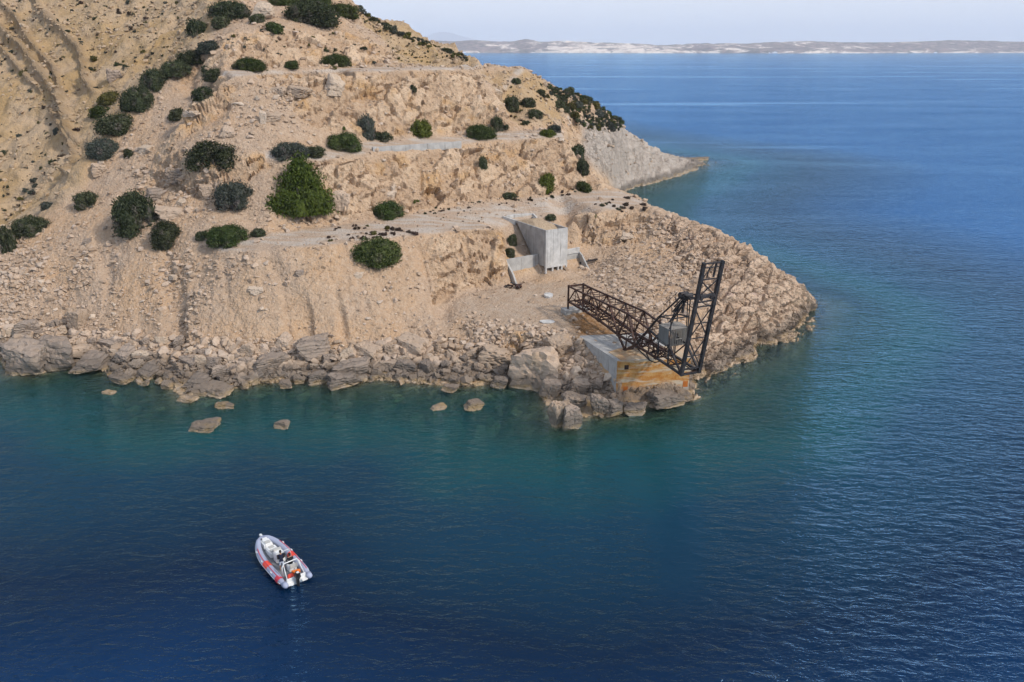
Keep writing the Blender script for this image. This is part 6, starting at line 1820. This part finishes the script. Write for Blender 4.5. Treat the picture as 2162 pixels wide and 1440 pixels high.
def seated(label, base, rz, mats):
    J = {'pelvis': (0, 0, 0.10, 0.135, 1.15), 'waist': (0.04, 0, 0.27, 0.13, 1.2), 'chest': (0.08, 0, 0.48, 0.145, 1.3), 'neck': (0.12, 0, 0.66, 0.06), 'skull': (0.14, 0, 0.76, 0.07)}
    B = [('pelvis', 'waist'), ('waist', 'chest'), ('chest', 'neck'), ('neck', 'skull')]
    for s, n_ in ((1, 'l'), (-1, 'r')):
        J[n_ + 'sh'] = (0.09, s * 0.20, 0.60, 0.068); J[n_ + 'el'] = (0.18, s * 0.27, 0.33, 0.05); J[n_ + 'wrist'] = (0.38, s * 0.18, 0.25, 0.033)
        B += [('chest', n_ + 'sh'), (n_ + 'sh', n_ + 'el'), (n_ + 'el', n_ + 'wrist')]
        fingers(J, B, n_, J[n_ + 'wrist'][:3], (1, -s * 0.3, -0.1))
        J[n_ + 'hip'] = (0.05, s * 0.11, 0.08, 0.10); J[n_ + 'knee'] = (0.45, s * 0.15, 0.08, 0.07); J[n_ + 'ank'] = (0.47, s * 0.15, -0.34, 0.045); J[n_ + 'toe'] = (0.62, s * 0.16, -0.40, 0.04)
        B += [('pelvis', n_ + 'hip'), (n_ + 'hip', n_ + 'knee'), (n_ + 'knee', n_ + 'ank'), (n_ + 'ank', n_ + 'toe')]
    def pick(c):
        if c.z > 0.65: return 2
        if c.z > 0.18 and c.x < 0.30: return 0
        if c.z > -0.12 and c.x < 0.56 and not (c.x > 0.3 and c.z > 0.19): return 1
        return 2
    o = person('person', J, B, base, rz, label, {'mats': mats, 'pick': pick})
    head_child(o, (0.17, 0, 0.84), (0, 0.1, 0), M_HAIR)
    return o
seated('person in black top seated on the helm seat of the boat', (F * 0.225, -0.30, 0.84), 0.0, [M_BLACKC, M_BLACKC, M_SKIN])

# ------------------------------------------------------------------ ferry and houses far off
M_FWHITE = plain('ship_white', (0.80, 0.80, 0.80), 0.5)
M_FBLUE = plain('ship_blue', (0.06, 0.12, 0.25), 0.5)
fp = at_z(1632, 113.2, 0.0)
fy = empty('ferry', tuple(fp))
tag(fy, 'small white ferry far out near the opposite coast', 'ferry')
bm = bmesh.new(); lo_, hi_ = [], []
for X, hwv in ((-31, 5.5), (-20, 6.5), (12, 6.5), (24, 4.0), (31, 0.4)):
    lo_.append((X * 0.96, hwv * 0.85)); hi_.append((X, hwv))
def ringv(tab, zz): return [bm.verts.new((a, b, zz)) for a, b in tab] + [bm.verts.new((a, -b, zz)) for a, b in tab[::-1]]
r0_, r1_ = ringv(lo_, -0.5), ringv(hi_, 5.0)
for i in range(len(r0_)):
    j = (i + 1) % len(r0_); bm.faces.new((r0_[i], r0_[j], r1_[j], r1_[i]))
bm.faces.new(r1_); bm.faces.new(r0_[::-1]); bmesh.ops.recalc_face_normals(bm, faces=bm.faces)
me = bpy.data.meshes.new('hull'); bm.to_mesh(me); bm.free(); me.materials.append(M_FWHITE)
for nm, m_ in (('hull', me), ('superstructure', box_mesh('superstructure', (-28, -5.5, 5.02), (4, 5.5, 9.5), M_FWHITE, 0.3)), ('bridge_deck', box_mesh('bridge_deck', (-24, -5, 9.52), (-8, 5, 13), M_FWHITE, 0.3)), ('funnel', box_mesh('funnel', (-22, -2, 13.02), (-17, 2, 18), M_FBLUE, 0.3, 0.8)), ('ramp', box_mesh('ramp', (26, -3, 5.05), (30, 3, 9.5), M_FWHITE, 0.2)), ('stripe', box_mesh('stripe', (-27.5, -6.75, 2.6), (20, 6.75, 3.4), M_FBLUE, 0.0))):
    o = bpy.data.objects.new(nm, m_); COL.objects.link(o); o.parent = fy
fy.rotation_euler = (0, 0, math.pi + 0.15)
# houses
house_me = {}
M_ROOFT = plain('flat_roof', (0.55, 0.50, 0.45), 0.9)
M_WIN = plain('dark_window', (0.03, 0.035, 0.045), 0.3)
cvz = CZ if False else None
def coast_ground(xw, row):
    return at_y(xw, row, Yc)
for i, (px, row, w_, place) in enumerate([(1190, 85.5, 26, 'on the pale ridge right of the mauve headland'), (1222, 87, 18, 'second on the pale ridge'), (1285, 92, 22, 'on the pale ridge top near its right end'), (1700, 90, 34, 'on the white patch of the low hill'),
                                 (1945, 109.5, 40, 'long and low on the far beach'), (1975, 110, 22, 'right of the long beach house'), (1560, 103, 16, 'above the beach left of the ferry'), (1655, 108, 18, 'on the beach right of the ferry'), (980, 109, 30, 'at the left end of the coast')]):
    q = at_y(px, row + 1.5, Yc + (430 if row < 100 else 60 if row > 106 else 200))
    hs = empty('house', tuple(q)); hs.rotation_euler = (0, 0, 0.15)
    tag(hs, 'tiny pale house far across the water, ' + place, 'house', 'houses on the opposite coast')
    for nm, m_ in (('walls', box_mesh('walls', (-w_ / 2, -5, -6), (w_ / 2, 5, 5.5), M_FWHITE, 0.0)), ('roof', box_mesh('roof', (-w_ / 2 - .4, -5.4, 5.52), (w_ / 2 + .4, 5.4, 6.1), M_ROOFT, 0.0))):
        o = bpy.data.objects.new(nm, m_); COL.objects.link(o); o.parent = hs
    for k in range(3):
        o = bpy.data.objects.new('window', box_mesh('window', (-w_ / 2 + w_ * (k + 0.5) / 3 - 1, -5.06, 1.5), (-w_ / 2 + w_ * (k + 0.5) / 3 + 1, -5.01, 3.5), M_WIN, 0.0)); COL.objects.link(o); o.parent = hs
# ------------------------------------------------------------------ haze
def make_haze():
    bm = bmesh.new()
    bmesh.ops.create_cube(bm, size=1.0)
    for v in bm.verts:
        v.co = Vector((v.co.x * 36000, 15800 + v.co.y * 37000, 360 + v.co.z * 760))
    me = bpy.data.meshes.new('haze'); bm.to_mesh(me); bm.free()
    N = NT('haze_air')
    v = N.n('VolumePrincipled')
    v.inputs['Color'].default_value = (0.93, 0.96, 1.0, 1)
    v.inputs['Density'].default_value = 7.0e-5
    v.inputs['Anisotropy'].default_value = 0.0
    N.t.links.new(v.outputs[0], N.out.inputs['Volume'])
    tag(link_mesh('haze', me, mat=N.m), kind='stuff')
make_haze()
